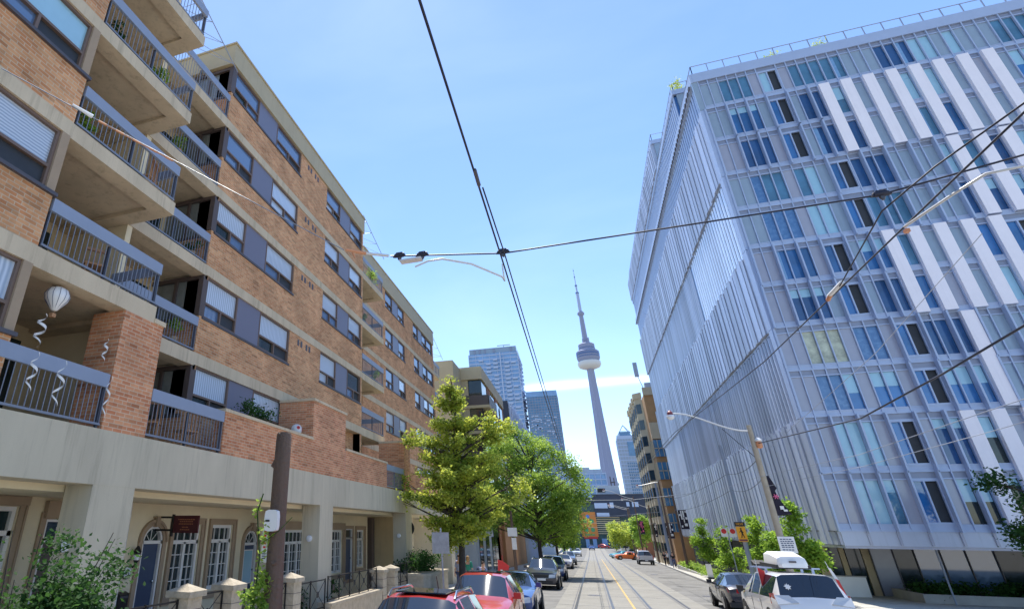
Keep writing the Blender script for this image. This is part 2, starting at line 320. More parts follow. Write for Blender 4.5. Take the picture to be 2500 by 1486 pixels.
for i,x in enumerate((-1.03,.46,1.97,3.55)):
    o=strip('tram_rail',M['steel'],lambda y,x=x:x-.055+(.0035*max(0,y-30) if x>1 else 0),lambda y,x=x:x+.055+(.0035*max(0,y-30) if x>1 else 0),YR,.009)
    strip('rail_joint',M['sill'],lambda y,x=x:x-.15+(.0035*max(0,y-30) if x>1 else 0),lambda y,x=x:x-.12+(.0035*max(0,y-30) if x>1 else 0),YR,.008)
strip('road_line',M['yellow'],1.27,1.36,YS,.009)
strip('sidewalk',M['walk'],-30,-5.15,YS+[140],.14)
strip('kerb',M['kerb'],-5.15,-5.0,YS+[140],.15,.17)
strip('sidewalk',M['walk'],lambda y:cr(y)+.15,60,YS+[140],.14)
strip('kerb',M['kerb'],lambda y:cr(y),lambda y:cr(y)+.15,YS+[140],.15,.17)
strip('sidewalk',M['walk'],-40,-5.0,[165,180,210,240],.14); strip('sidewalk',M['walk'],10.2,60,[165,180,210,240],.14)
b=MB()   # slab joints and road seams
for y in range(12,130,6): b.box(-1.83,4.33,y-.02,y+.02,gz(y)+.005,gz(y)+.0075)
tag(b.build('track_bed_joint',M['sill']),kind='structure')
b=MB()
for y in range(20,120,2):
    b.box(cr(y)+.2,15,y-.015,y+.015,gz(y)+.142,gz(y)+.146); b.box(-11.2,-5.2,y-.015,y+.015,gz(y)+.142,gz(y)+.146)
tag(b.build('sidewalk_joint',M['kerb']),kind='structure')
b=MB()
for y0,y1 in ((35,36.4),(47,47.5),(59,60.2),(72,73)):
    b.add([(4.9,y0,gz(y0)+.006),(6.6,y0+.3,gz(y0+.3)+.006),(6.3,y1,gz(y1)+.006),(5.1,y1+.2,gz(y1+.2)+.006)],[(0,1,2,3)])
    b.add([(-4.6,y0+6,gz(y0+6)+.006),(-2.4,y0+6.3,gz(y0+6.3)+.006),(-2.6,y1+6,gz(y1+6)+.006),(-4.4,y1+6.2,gz(y1+6.2)+.006)],[(0,1,2,3)])
tag(b.build('road_patch',mat('asphalt_patch',(.12,.118,.11),.92,var=.2)),kind='structure')

# ------------------------------------------------------------------ left apartment building
XF=-9.7; XN=-8.35; XB=-11.6
ZT=[4.09,6.84,9.64,12.44,15.18]; ZW=[2.85,5.54,8.37,11.17,13.99]; ZS=[1.65,4.43,7.15,9.95,12.75]   # window top, window bottom, slab top
BB=empty('apartment_building',(0,0,0),label='orange brick apartment block with beige concrete bands over a stucco colonnade',cat='building')
def bp(mb,name,m,par=BB,sm=0,label=None): return mb.build(name,m,par,sm,label)
wn=[0]
def window(X,y0,y1,z0,z1,kind,par=BB,sash=True,fr='bframe',lower=None):
    fm=MB(); d=.09
    fm.frame(X-.02,y0,y1,z0,z1,.06,d)
    zs=z0+(z1-z0)*.36; ym=(y0+y1)/2
    if sash: fm.box(X-.1,X-.02,y0+.06,y1-.06,zs-.03,zs+.03); fm.box(X-.1,X-.02,ym-.03,ym+.03,z0+.06,zs-.03)
    o=bp(fm,'window',M[fr],par)
    p=MB(); p.box(X-.13,X-.09,y0+.05,y1-.05,(zs if sash else z0+.05),z1-.05); p.build('pane',M[kind],o)
    if sash:
        a=MB(); a.box(X-.14,X-.1,y0+.05,ym,z0+.05,zs); a.build('sash',M[lower or rng.choice(['glass','glassd','curtain'])],o)
        a=MB(); a.box(X-.14,X-.1,ym,y1-.05,z0+.05,zs); a.build('sash',M[rng.choice(['opening','opening','glassd','glass'])],o)
    return o
def wgroup(X,ya,yb,yc,yd,f,k1,k2):
    z0,z1=ZW[f],ZT[f]
    window(X,ya,yb,z0,z1,k1); window(X,yc,yd,z0,z1,k2)
    s=MB(); s.box(X-.08,X-.03,yb,yc,z0,z1); bp(s,'spandrel_panel',M['spand'])
    s=MB(); s.box(X-.1,X+.04,ya-.05,yd+.05,z0-.07,z0); bp(s,'window_sill',M['sill'])
def rail(X,y0,y1,z,par=BB,x_end=None,h=1.03,name='balcony_railing',lab=None):
    b=MB(); b.box(X-.04,X+.03,y0,y1,z+h-.26,z+h,0)
    b.box(X-.03,X+.01,y0,y1,z+.06,z+.1,1)
    n=int((y1-y0)/.115)
    for i in range(n+1):
        y=y0+.02+(y1-y0-.04)*i/n; b.box(X-.012,X+.0,y-.0065,y+.0065,z+.1,z+h-.26,1)
    for y in (y0+.03,(y0+y1)/2,y1-.03): b.box(X-.08,X-.03,y-.025,y+.025,z,z+h-.26,2)
    if x_end:
        ye=y1; b.box(x_end,X-.04,ye-.05,ye,z+h-.26,z+h-.02,0); b.box(x_end,X-.04,ye-.04,ye-.01,z+.06,z+.1,1)
        for i in range(int((X-x_end)/.12)): b.box(x_end+i*.12,x_end+i*.12+.012,ye-.035,ye-.022,z+.1,z+h-.26,1)
    return b.build(name,[M['railing'],M['baluster'],M['bpost']],par,0,lab)
# main wing M1: y 12.2 .. 25.4 ; M2: X -11.1, y 29..47.2
def wall_rows(X,y0,y1,holes,floors,zparts=True,th=.35,m='brick'):
    for f in floors:
        b=MB(); b.box(X-th,X,y0,y1,ZS[f],ZW[f]-.0)
        cur=y0
        for a,c in holes:
            if a>cur: b.box(X-th,X,cur,a,ZW[f],ZT[f])
            cur=c
        if y1>cur: b.box(X-th,X,cur,y1,ZW[f],ZT[f])
        b.box(X-th-.3,X-th,y0,y1,ZS[f],ZT[f])
        bp(b,'brick_wall',M[m])
def bands(X,y0,y1,floors,th=.5,ret=0):
    for f in floors:
        b=MB(); b.box(X-th,X+.025,y0,y1,ZT[f],ZS[f+1] if f<4 else ZT[4]+.02); bp(b,'concrete_band',M['conc'])
wall_rows(XF,12.2,25.4,[(12.33,17.62),(20.42,25.2)],[0,1,2,3,4]); bands(XF,12.2,25.4,[0,1,2,3])
kinds=[('curtain','curtain'),('curtain','curtain'),('curtain','curtain'),('glass','curtain'),('glass','glass')]
for f in range(5):
    wgroup(XF,12.33,14.05,15.45,17.62,f,*kinds[f]); 
    if f: wgroup(XF,20.42,22.16,23.5,25.2,f,['curtain','curtain','curtain','blind','glass'][f],['curtain','glassd','curtain','curtain','glass'][f])
    b=MB()
    for y in (18.35,18.62,19.08,19.35):
        if f: b.box(XF-.01,XF+.012,y-.07,y+.07,ZT[f]-.38,ZT[f]-.14)
    if f: split_build(b,'wall_vent',M['sill'],BB)
b=MB(); b.box(-14.5,XF+.06,12.0,25.5,15.2,16.12); b.box(-14.5,XF+.1,11.96,25.54,16.12,16.2); bp(b,'roof_fascia',M['fascia'])
b=MB(); b.box(-22,-14.5,5,25.5,15.2,16.1); b.box(-22,XF-.7,12.6,25.4,1.6,15.15); bp(b,'block_core',M['stucco'])
# near side wall of the main wing (faces the camera) behind the recessed balconies
for f in range(5):
    b=MB(); b.box(-11.6,XF-.35,12.15,12.3,ZS[f],ZS[f]+1.0); b.box(XF-.35,XF-.0,12.17,12.198,ZS[f],ZW[f]); bp(b,'brick_return',M['brick'])
    b=MB(); b.box(-11.6,XF-.0,12.12,12.3,ZT[f]-.13,ZT[f]); b.box(XF-.16,XF+.01,12.12,12.36,ZW[f],ZT[f]-.13); b.box(-11.6,XF-.16,12.13,12.3,ZS[f]+1.0,ZS[f]+1.1); b.box(-10.75,-10.65,12.13,12.3,ZS[f]+1.1,ZT[f]-.13); fr=bp(b,'side_window',M['darkside'])
    b=MB(); b.box(-11.6,XF-.16,12.2,12.25,ZS[f]+1.1,ZT[f]-.13); b.build('pane',M['sideglass'],fr)
# recess (y 5.9..12.2) with balcony slabs, back wall, partition
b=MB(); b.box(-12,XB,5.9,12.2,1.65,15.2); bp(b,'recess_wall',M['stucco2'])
for f in range(5):
    b=MB(); b.box(XB,XB+.06,10.2,11.9,ZS[f]+.05,ZS[f]+2.15); b.box(XB,XB+.06,6.3,8.4,ZS[f]+.05,ZS[f]+2.15); split_build(b,'balcony_door',M['glassd'],BB)
    b=MB(); b.box(XB,XF,8.95,9.12,ZS[f],ZT[f]); bp(b,'partition_wall',M['stucco'])
for f in range(4):
    zt,zs=ZT[f],ZS[f+1]
    b=MB(); b.box(XB,XF+.025,9.0,12.2,zt+.06,zs); b.box(XF-.45,XF+.025,9.0,12.2,zt-.03,zt+.06); bp(b,'balcony_slab',M['conc'])
    b=MB(); b.box(XB,XN,5.9,8.99,zt+.06,zs); b.box(XN-.42,XN,5.9,8.99,zt-.03,zt+.06); b.box(XB,XN-.42,8.55,8.99,zt-.03,zt+.06); bp(b,'balcony_slab',M['conc'])
    b=MB(); b.box(XB,XN,-6,5.9,zt+.0,zs); bp(b,'concrete_band',M['conc'])
    rail(XF-.02,9.05,12.16,ZS[f+1]); rail(XN-.03,5.95,8.95,ZS[f+1],x_end=XF-.1)
rail(XN-.03,1.5,8.08,ZS[0]-.0,lab='long railing of the lowest balcony above the stucco beam'); rail(XN-.03,9.32,12.04,ZS[0])
# near wing
for f in range(5):
    z0,z1=ZW[f],ZT[f]
    b=MB(); b.box(XN-.4,XN-.02,-6,5.9,ZS[f],z0); b.box(XN-.4,XN-.02,-6,1.6,z0,z1); b.box(XB,XN-.4,5.5,5.9,ZS[f],z1); bp(b,'brick_wall',M['brick'])
    b=MB(); b.box(XN-.5,XN-.0,5.72,5.9,z0,z1); bp(b,'window_jamb',M['trim'])
    b=MB(); b.box(XN-.15,XN+.05,1.5,5.95,z0-.07,z0); bp(b,'window_sill',M['sill'])
    for (a,c,k) in ((1.6,3.6,'curtain'),(3.6,5.72,['curtain','blind','glassl','glass','glass'][f])):
        window(XN-.03,a,c,z0,z1,k,lower='glass')
b=MB(); b.box(XN-.4,XN+.03,-6,5.9,ZT[4],15.5); b.box(-14,XN+.0,-6,8.99,15.24,15.52); bp(b,'balcony_slab',M['conc'])
rail(XN-.03,5.95,8.95,15.52,x_end=XF-.1)
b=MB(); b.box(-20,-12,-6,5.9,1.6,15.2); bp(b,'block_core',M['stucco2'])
# first floor terrace: parapets, pier, boxes
b=MB(); b.box(-9.2,XN,8.12,9.3,ZS[0]-.0,4.06); bp(b,'brick_pier',M['brick2'])
b=MB(); b.box(-9.25,XN+.03,8.98,9.34,4.06,4.16); bp(b,'pier_coping',M['conc'])
b=MB(); b.box(XN-.3,XN,12.06,17.25,1.65,2.68); b.box(XN-.3,XN,20.15,25.2,1.65,2.68); b.box(XN-.3,XN,29.1,34,1.65,2.68); split_build(b,'brick_parapet',M['brick2'],BB)
for y0,y1 in ((17.25,20.15),(28.0,29.1)):
    b=MB(); b.box(XF,XN,y0,y1,1.65,4.0); bp(b,'brick_bay',M['brick2'])
    b=MB(); b.box(XF,XN+.05,y0-.05,y1+.05,4.0,4.09); split_build(b,'coping',M['conc'],BB)
b=MB(); b.box(XN-.35,XN+.05,12.0,17.25,2.68,2.76); b.box(XN-.35,XN+.05,20.2,25.25,2.68,2.76); split_build(b,'coping',M['conc'],BB)
rail(XN-.04,25.25,27.98,1.66)
b=MB()
for y in (15.37,20.15): b.box(XN-.01,XN+.006,y-.012,y+.012,1.66,2.68)
split_build(b,'brick_joint',mat('pink_sealant',(.5,.27,.22),.8,var=0),BB)
# bays between M1 and M2
for f in range(5):
    if f<4:
        zt,zs=ZT[f],ZS[f+1]
        b=MB(); b.box(-11.6,XF+.025,25.4,28.88,zt+.06,zs); b.box(XF-.42,XF+.025,25.4,28.88,zt-.03,zt+.06); b.box(-11.6,XF-.42,28.5,28.88,zt-.03,zt+.06); bp(b,'balcony_slab',M['conc'])
        rail(XF-.02,25.45,28.85,zs,x_end=-11.1)
        b=MB(); b.box(-13.5,-11.1+.025,28.9,47.2,zt,zs); bp(b,'concrete_band',M['conc'])
        b=MB(); b.box(-12.4,-11.1,47.2,49.6,zt+.06,zs); bp(b,'balcony_slab',M['conc']); rail(-11.12,47.25,49.5,zs)
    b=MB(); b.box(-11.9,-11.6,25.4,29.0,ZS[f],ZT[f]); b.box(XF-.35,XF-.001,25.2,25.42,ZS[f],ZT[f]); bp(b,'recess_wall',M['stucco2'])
    b=MB(); b.box(-11.6,-11.54,26,28.4,ZS[f]+.05,ZS[f]+2.1); split_build(b,'balcony_door',M['glassd'],BB)
H2=[(33.5,38.1),(40.6,46.9)]
wall_rows(-11.1,29.2,47.2,H2,[0,1,2,3,4])
for f in range(5):
    for (a,c,d,e) in ((33.5,35.2,36.5,38.1),(40.6,42.2,43.3,44.9)):
        wgroup(-11.1,a,c,d,e,f,'glass' if f>1 else 'curtain','glass' if f>2 else 'curtain')
    window(-11.1,44.9,46.9,ZW[f],ZT[f],'glass')
b=MB(); b.box(-15,-11.04,29.1,47.3,15.2,16.4); b.box(-15,-11.0,29.05,47.34,16.4,16.48); b.box(-20,-11.8,25.4,47,1.6,15.2); b.box(-20,-11.1,47.2,53,1.6,7); bp(b,'roof_fascia',M['fascia'])
# terrace frame trellises on the roof
for (x,y,z,n) in ((-9.6,25.9,14.6,3),(-9.6,9.9,14.4,3),(-11.05,48.0,14.4,2)):
    b=MB()
    P=[Vector((x-.2,y-.2,z+2)),Vector((x+.35,y+.4+.5*n,z))]
    b.tube(P,.018,5)
    for i in range(n+1):
        q=P[0].lerp(P[1],(i+.6)/(n+1)); b.tube([q,(x-.6,y-.1,q.z+.05)],.012,4); b.tube([q,(x-.6,y-.1,q.z-.35)],.012,4)
    bp(b,'awning_bracket',M['railing'])
# beam, terrace deck, colonnade
b=MB(); b.box(-9.05,XN,-8,50,.68,1.65); b.box(-11.6,-9.05,-8,50,1.45,1.648); bp(b,'stucco_beam',M['beam'])
b=MB(); b.box(-11.3,-9.05,-8,50,.56,.9); bp(b,'colonnade_soffit',M['stucco'])
b=MB()
for y in (2.1,5.6,15.0,15.04,24.2,33.6): b.box(XN-.01,XN+.003,y,y+.02,.7,1.63)
split_build(b,'beam_joint',M['conc'],BB)
for y in (-1.6,8.2,18.08,28.05,38.0):
    b=MB(); b.box(-9.0,XN-.005,y,y+1.08,gz(y)+.1,.68); c=bp(b,'column',M['beam'])
    b=MB(); b.lathe((-8.7,y-.03,-.33),[(.05,-.04),(.1,-.02),(.1,.03),(.04,.05)],12,axis='y'); b.build('round_lamp',M['lampg'],c,30)
XW=-11.3; FZ=-2.35
# ground-floor wall pieces with openings
OP=[(8.7,9.2,-1.6,.35),(9.95,10.75,-2.3,.12),(13.15,13.95,-2.3,.0),(14.42,15.68,-1.75,.05),(16.28,17.45,-1.75,.05),(18.25,19.1,-2.3,-.15),(21.1,25.1,-1.9,-.1),(25.75,27.1,-1.9,-.1),(27.5,28.4,-2.3,-.05),(29.0,30.05,-1.8,-.1),(35.5,37.5,-1.8,-.05)]
b=MB(); cur=-6
for (a,c,z0,z1) in OP:
    b.box(XW-.3,XW,cur,a,-3.6,.56); b.box(XW-.3,XW,a,c,z1,.56); b.box(XW-.3,XW,a,c,-3.6,z0); cur=c
b.box(XW-.3,XW,cur,50,-3.6,.56); b.box(XW-.7,XW-.5,-6,50,-3.6,.56); bp(b,'stucco_wall',M['stucco'])
b=MB(); b.box(XW,-9.6,31.2,31.5,-3.6,.56); b.box(-9.7,-9.55,31.2,33.6,-3.6,.56); split_build(b,'wing_wall',M['stucco2'],BB)
b=MB(); b.box(XW+.0,XW+.25,30.65,31.1,-3.0,.5); bp(b,'brick_strip',M['darkside'])
def gl_win(y0,y1,z0,z1,cols,trim=True,kind='glassd'):
    zt=z1-(z1-z0)*.26
    f=MB(); f.frame(XW-.04,y0,y1,z0,z1,.09,.1); f.box(XW-.14,XW-.04,y0,y1,zt-.05,zt+.05)
    n=max(1,round((y1-y0)/.62))
    for i in range(1,n): y=y0+(y1-y0)*i/n; f.box(XW-.14,XW-.04,y-.05,y+.05,z0,zt)
    m=n*cols
    for i in range(1,m): y=y0+(y1-y0)*i/m; f.box(XW-.12,XW-.08,y-.011,y+.011,z0,z1)
    for i in range(1,4): z=z0+(zt-z0)*i/4; f.box(XW-.12,XW-.08,y0,y1,z-.011,z+.011)
    o=bp(f,'window',M['wpaint']); p=MB(); p.box(XW-.16,XW-.13,y0,y1,z0,z1); p.build('pane',M[kind],o)
    if trim:
        t=MB(); t.frame(XW+.05,y0-.16,y1+.16,z0-.2,z1+.15,.14,.06); t.frame(XW+.08,y0-.19,y1+.19,z0-.23,z1+.18,.05,.08); t.build('trim',M['trim'],o)
    return o
gl_win(14.42,15.68,-1.75,.05,2); gl_win(16.28,17.45,-1.75,.05,2); gl_win(29.0,30.05,-1.8,-.1,1); gl_win(25.75,27.1,-1.9,-.1,2); gl_win(8.7,9.2,-1.6,.35,1); gl_win(35.5,37.5,-1.8,-.05,2,kind='glass')
gl_win(21.1,25.1,-1.9,-.1,2,False)
b=MB(); b.box(XW,XW+.12,20.9,25.3,-.08,.22); b.box(XW,XW+.12,25.5,27.25,-.08,.2); b.box(XW,XW+.15,8.5,9.35,.38,.62-.07); b.box(XW,XW+.12,9.85,10.85,.14,.5); split_build(b,'lintel',M['trim'],BB)
def door(y0,y1,z1,arch,col='navy',lite=False):
    ym=(y0+y1)/2; r=(y1-y0)/2
    d=MB(); d.box(XW-.12,XW-.06,y0,y1,-2.3,z1-(.45 if arch else .42)); o=bp(d,'door',M[col])
    f=MB(); f.box(XW-.1,XW+.02,y0-.0,y0+.06,-2.3,z1-.4); f.box(XW-.1,XW+.02,y1-.06,y1,-2.3,z1-.4); f.box(XW-.1,XW+.02,y0,y1,z1-.46,z1-.38)
    zc=z1-.42
    if arch:
        n=16
        for k in range(n):
            a0,a1=math.pi*k/n,math.pi*(k+1)/n
            q=[(XW-.1,ym+rr*math.cos(a),zc+rr*math.sin(a)) for rr,a in ((r,a0),(r,a1),(r-.06,a1),(r-.06,a0))]; f.prism(q,(.12,0,0))
        for a in (math.pi/4,math.pi/2,3*math.pi/4): f.tube([(XW-.06,ym,zc),(XW-.06,ym+(r-.03)*math.cos(a),zc+(r-.03)*math.sin(a))],.012,4)
        f.build('door_frame',M['wpaint'],o)
        g=MB(); g.prism([(XW-.12,ym+(r-.03)*math.cos(math.pi*k/n),zc+(r-.03)*math.sin(math.pi*k/n)) for k in range(n+1)],(.03,0,0)); g.build('fanlight',M['glassd'],o)
        s=MB(); s.add([(XW-.001,y0,zc),(XW-.001,y0,z1+.15),(XW-.001,ym,z1+.15)],[]) 
        t=MB()
        for k in range(n):
            a0,a1=math.pi*k/n,math.pi*(k+1)/n
            for ra,rb,dx in ((r+.01,r+.15,.05),(r+.10,r+.17,.09)):
                t.prism([(XW,ym+rr*math.cos(a),zc+rr*math.sin(a)) for rr,a in ((rb,a0),(rb,a1),(ra,a1),(ra,a0))],(dx,0,0))
        t.box(XW,XW+.05,y0-.16,y0-.01,-2.3,zc); t.box(XW,XW+.05,y1+.01,y1+.16,-2.3,zc)
        t.box(XW,XW+.14,ym-.07,ym+.07,zc+r-.02,zc+r+.2); t.box(XW,XW+.16,ym-.1,ym+.1,zc+r+.2,zc+r+.25)
        t.build('trim',M['trim'],o)
    else:
        f.frame(XW+.02,y0,y1,zc,z1,.05,.1); f.build('door_frame',M['wpaint'],o)
        g=MB(); g.box(XW-.1,XW-.06,y0,y1,zc,z1); g.build('fanlight',M['glassd'],o)
        t=MB(); t.frame(XW+.05,y0-.15,y1+.15,-2.4,z1+.14,.14,.06); t.build('trim',M['trim'],o)
    if lite:
        g=MB(); g.box(XW-.055,XW-.04,y0+.14,y1-.14,-1.75,z1-.62); g.build('door_glass',M['glassl'],o)
        g=MB(); g.frame(XW-.03,y0+.12,y1-.12,-1.77,z1-.6,.035,.02); g.build('glass_frame',M['wpaint'],o)
    k=MB(); k.lathe((XW-.05,y1-.14,-1.35),[(.015,0),(.035,.03),(.03,.06),(.0,.07)],8,axis='x'); k.build('door_handle',M['chrome'],o)
    return o
door(13.15,13.95,.02,True); door(18.25,19.1,-.12,True,lite=True); door(27.5,28.4,-.05,False); door(9.95,10.75,.12,False,'darkside')
b=MB(); b.box(XW-.3,XW-.01,13.15,13.95,-.0,.2)
# arched wall fill is covered by trim; number plates and letters
def text(s,size,loc,rot,m,parent=None,name='lettering',ext=.004,align='CENTER',label=None):
    c=bpy.data.curves.new(name,'FONT'); c.body=s; c.size=size; c.extrude=ext; c.align_x=align; c.align_y='CENTER'
    o=bpy.data.objects.new(name,c); me=bpy.data.meshes.new_from_object(o); bpy.data.objects.remove(o)
    me.materials.append(m); me.name=name
    o=bpy.data.objects.new(name,me); COL.objects.link(o); o.location=loc; o.rotation_euler=rot
    if parent: o.parent=parent
    return o
RX=(R(90),0,R(90))      # text on a wall facing +x
RY=(R(90),0,0)          # text facing -y
text('57',.17,(XW+.0,10.35,-.1),RX,M['sign_w'],BB)
e=empty('house_number_plaque',(XW+.02,12.74,-1.08),label='round white plaque reading 61 beside the navy arched door',cat='number plaque')
b=MB(); b.lathe((0,0,0),[(.155,-.02),(.155,.02),(.135,.025)],24,axis='x'); b.build('rim',M['blackp'],e,30)
b=MB(); b.lathe((.012,0,0),[(.135,0),(.13,.02)],24,axis='x'); b.build('face',M['sign_w'],e,30)
text('61',.17,(.036,0,0),RX,M['blackp'],e)
e=empty('wall_lantern',(XW,12.86,-.72),label='black carriage lantern on the wall left of the navy arched door',cat='wall lamp')
b=MB(); b.tube([(0,0,-.2),(.08,0,-.25),(.16,0,-.16)],.02,6); b.lathe((.16,0,-.15),[(.03,0),(.07,.05),(.09,.25),(.11,.26),(.05,.36),(.02,.4)],8); b.build('bracket',M['iron'],e,30)
b=MB(); b.lathe((.16,0,-.08),[(.075,0),(.088,.17)],8); b.build('glass',M['lampg'],e)
e=empty('wall_mailbox',(XW,12.66,-1.72),label='black steel letterbox below the round 61 plaque',cat='mailbox')
b=MB(); b.box(0,.14,-.17,.17,-.2,.16); b.prism([(0,-.18,.16),(.17,-.18,.16),(0,-.18,.22)],(0,.36,0)); b.build('box',M['iron'],e); b=MB(); b.box(.14,.15,-.14,.14,.08,.13); b.build('flap',M['sill'],e)
e=empty('hanging_shop_sign',(XW+.6,13.6,0),label='maroon board hanging from a black bracket between arched door and window',cat='sign')
b=MB(); b.box(.02,.82,-.03,.03,-.16,.27); b.build('board',M['maroon'],e)
b=MB(); b.box(-.06,0,-.03,.03,-.25,.3); b.box(-.6,.0,-.02,.02,.2,.25); b.box(-.6,0,-.02,.02,-.12,-.07); b.build('bracket',M['iron'],e)
b=MB()
for z,w_ in ((.17,.26),(.12,.2),(.06,.22),(-.02,.1),(-.08,.16)):
    x=.42-w_
    while x<.42+w_: q=rng.uniform(.03,.07); b.box(x,x+q,-.036,-.03,z-.012,z+.014); x+=q+.02
b.build('faded_lettering',M['gold'],e)
b=MB(); b.tube([(XW+.06,12.45,.55),(XW+.06,12.45,-2.6)],.045,8); bp(b,'downpipe',M['wpaint'])
e=tag(MB().lathe((-8.6,29.15,.0),[(.0,-.03),(.36,-.03),(.36,.03),(0,.03)],24,axis='y').build('round_sign',M['blackp']),'black round disc sign fixed behind the third stucco column','sign')
# ------------------------------------------------------------------ right glass and metal building
GB=empty('student_residence',(0,0,0),label='pale blue metal and glass block with slanting rows of white panels and a terraced roof',cat='building')
ZR=[29.76,26.5,23.74,20.98,18.3,15.6,13.05,10.5,8.0,5.5,2.69,.05]
YB=36.0; X0=11.6; DX=.583; NC=34
PAT=["SSGGGSDDSGGGGGSSSGGGLLSLSSSGGGSSGG",
     "SSGGGSDDSGGWGWSWSWLWLWSWSWSGGWGWSW",
     "SSGGGSDDSGGWGWSWSWGWGWSWSWSGGWGWSW",
     "SSKGGSGLSDDGGGSSSSLWGWGWLWGWGSWSWG",
     "SSBBBSLLSDDGGGSSSSGWGWGWGWSDDSGWGW",
     "SSGGGSDDSGGWGWSWSWGWDDSGWGWSWGGSSG",
     "SSGGGSDDSGGWGWSWSWLWGWLWGSSDDSWGWG",
     "SSPPPSBBSDDGGGWSSSGWSWGGWSGWSGWSGW",
     "SSKKGSGGSDDGGGWSSSGWSWGGWSGWSGWSGW",
     "SSLLLSDDSGGWGWSWSWGWSWGWSSGWGWSWGW",
     "SSLLGSDDSGGWGWSWSWGWSWGWSSGWGWSWGW"]
FIN={1:[2,4,6,8,10],2:[2,4,6,8,10],5:[0,2,4,6,8,10],6:[0,2,4,6,8,10],9:[0,2,4,6,8,10],10:[0,2,4,6,8,10],3:[9,12,14,16,18],4:[9,12,14,16,18],7:[9,11,13,15,17],8:[9,11,13,15,17]}
gp=lambda mb,name,m,sm=0,par=GB: mb.build(name,m,par,sm)
SH=[.15,.1,.1,.05,.0,-.05,-.1,-.1,-.15,-.17,-.2]   # the façade grid shifts slightly from storey to storey
core=MB(); core.box(11.75,40,YB+.25,90,-.55,29.5); gp(core,'building_core',M['zincd'])
W2=[]   # two-storey white panels
for r in range(11):
    zt,zb=ZR[r],ZR[r+1]; off=SH[r]
    if r==0:
        b=MB(); b.box(X0-.1,X0+NC*DX,YB-.12,YB+.3,zt-.75,zt); gp(b,'roof_fascia',M['alu']); zt-=.75
    sx=X0+off
    b=MB(); b.box(sx,sx+NC*DX,YB+.0,YB+.25,zt-.30,zt-.02); gp(b,'vent_strip',M['alud'])
    b=MB(); b.box(sx,sx+NC*DX,YB-.07,YB+.25,zb-.02,zb+.09); b.box(sx,sx+NC*DX,YB-.03,YB+.25,zb+.09,zb+.26); b.box(sx,sx+NC*DX,YB-.05,YB+.2,zb+.26,zb+.31); b.box(sx,sx+NC*DX,YB-.05,YB+.2,zt-.36,zt-.30); gp(b,'transom',M['alu'])
    b=MB()
    for i in range(NC+1):
        if PAT[r][min(i,NC-1)]=='D' and i>0 and PAT[r][i-1]=='D' and PAT[r][max(i-2,0)]!='D' : continue
        x=sx+i*DX; b.box(x-.027,x+.027,YB-.09,YB+.05,zb,zt)
    gp(b,'mullion_row',M['alu'])
    for i in FIN.get(r,[]):
        x=sx+i*DX; b=MB(); b.box(x-.04,x+.04,YB-.36,YB-.09,zb-.05,zt+.02); gp(b,'fin',M['alu'])
    i=0; p=PAT[r]
    while i<NC:
        k=p[i]; j=i
        while j<NC and p[j]==k and j-i<(1 if k=='W' else 5): j+=1
        xa,xb=sx+i*DX+.03,sx+j*DX-.03
        if k=='S':
            b=MB()
            for q in range(i,j): b.box(sx+q*DX+.03,sx+(q+1)*DX-.03,YB+.01,YB+.2,zb+.31,zt-.36)
            gp(b,'grey_panel',M[rng.choice(['gpanel','gpanel','gpanel2'] if r<6 else ['gpanel','gpanel2','gpanel2'])])
        elif k=='W': pass
        elif k=='D':
            b=MB(); b.box(xa-.0,xb,YB-.06,YB+.05,zt-.44,zt-.36); b.box(xa,xb,YB-.06,YB+.05,zb+.31,zb+.39); b.box((xa+xb)/2-.05,(xa+xb)/2+.02,YB-.06,YB+.05,zb+.39,zt-.44); b.box(xb-.06,xb,YB-.06,YB+.05,zb+.39,zt-.44); b.box(xa,xa+.05,YB-.06,YB+.05,zb+.39,zt-.44)
            o=gp(b,'window',M['alu']); b=MB(); b.box(xa+.05,(xa+xb)/2,YB+.05,YB+.1,zb+.39,zt-.44); b.build('pane',M['glassl' if r in(0,) else 'glassb'],o)
            b=MB(); b.box((xa+xb)/2,xb-.06,YB+.12,YB+.17,zb+.39,zt-.44); b.build('open_sash',M['opening'],o)
        else:
            mk={'G':(['glasst','glasst','glassb','glassk'] if r in(0,3) else ['glassb','glassb','glassk','glasst']) if r<9 else ['glassd','glasst','glassk'],'L':['glassl'],'K':['curtain2'],'B':['curtain2' if i>4 or r>4 else 'curtain2'],'P':['poster']}[k]
            mm=M[rng.choice(mk)]
            b=MB()
            for q in range(i,j): b.box(sx+q*DX+.03,sx+(q+1)*DX-.03,YB+.07,YB+.12,zb+.31,zt-.36)
            o=gp(b,'window',mm)
            if r>0 and k in'GL' and rng.random()<.45:
                h=rng.uniform(.3,1.1); b=MB()
                for q in range(i,j): b.box(sx+q*DX+.05,sx+(q+1)*DX-.05,YB+.055,YB+.069,zt-.36-h,zt-.36)
                b.build('blind',M['glassl'],o)
            elif k=='G' and rng.random()<.5:
                q=rng.randrange(i,j); b=MB(); b.box(sx+q*DX+.05,sx+q*DX+rng.uniform(.15,.45),YB+.055,YB+.069,zb+.31,zt-.36); b.build('curtain',M['curtain2'],o)
        i=j
for ra,rb in ((1,2),(3,4),(5,6),(7,8),(9,10)):
    for i in range(NC):
        if PAT[ra][i]=='W' or PAT[rb][i]=='W':
            za=ZR[ra] if PAT[ra][i]=='W' else ZR[rb]; zb=ZR[rb+1] if PAT[rb][i]=='W' else ZR[ra+1]
            x=X0+(SH[ra]+SH[rb])/2+i*DX; b=MB(); b.box(x+.0,x+DX-.03,YB-.30,YB+.03,zb+.08,za-.05); gp(b,'white_panel',M['wpanel'])
            b=MB(); b.box(x+.0,x+DX-.03,YB-.3,YB+.0,zb+.05,zb+.08) ; gp(b,'panel_flashing',M['yellow' if False else 'gpanel2'])
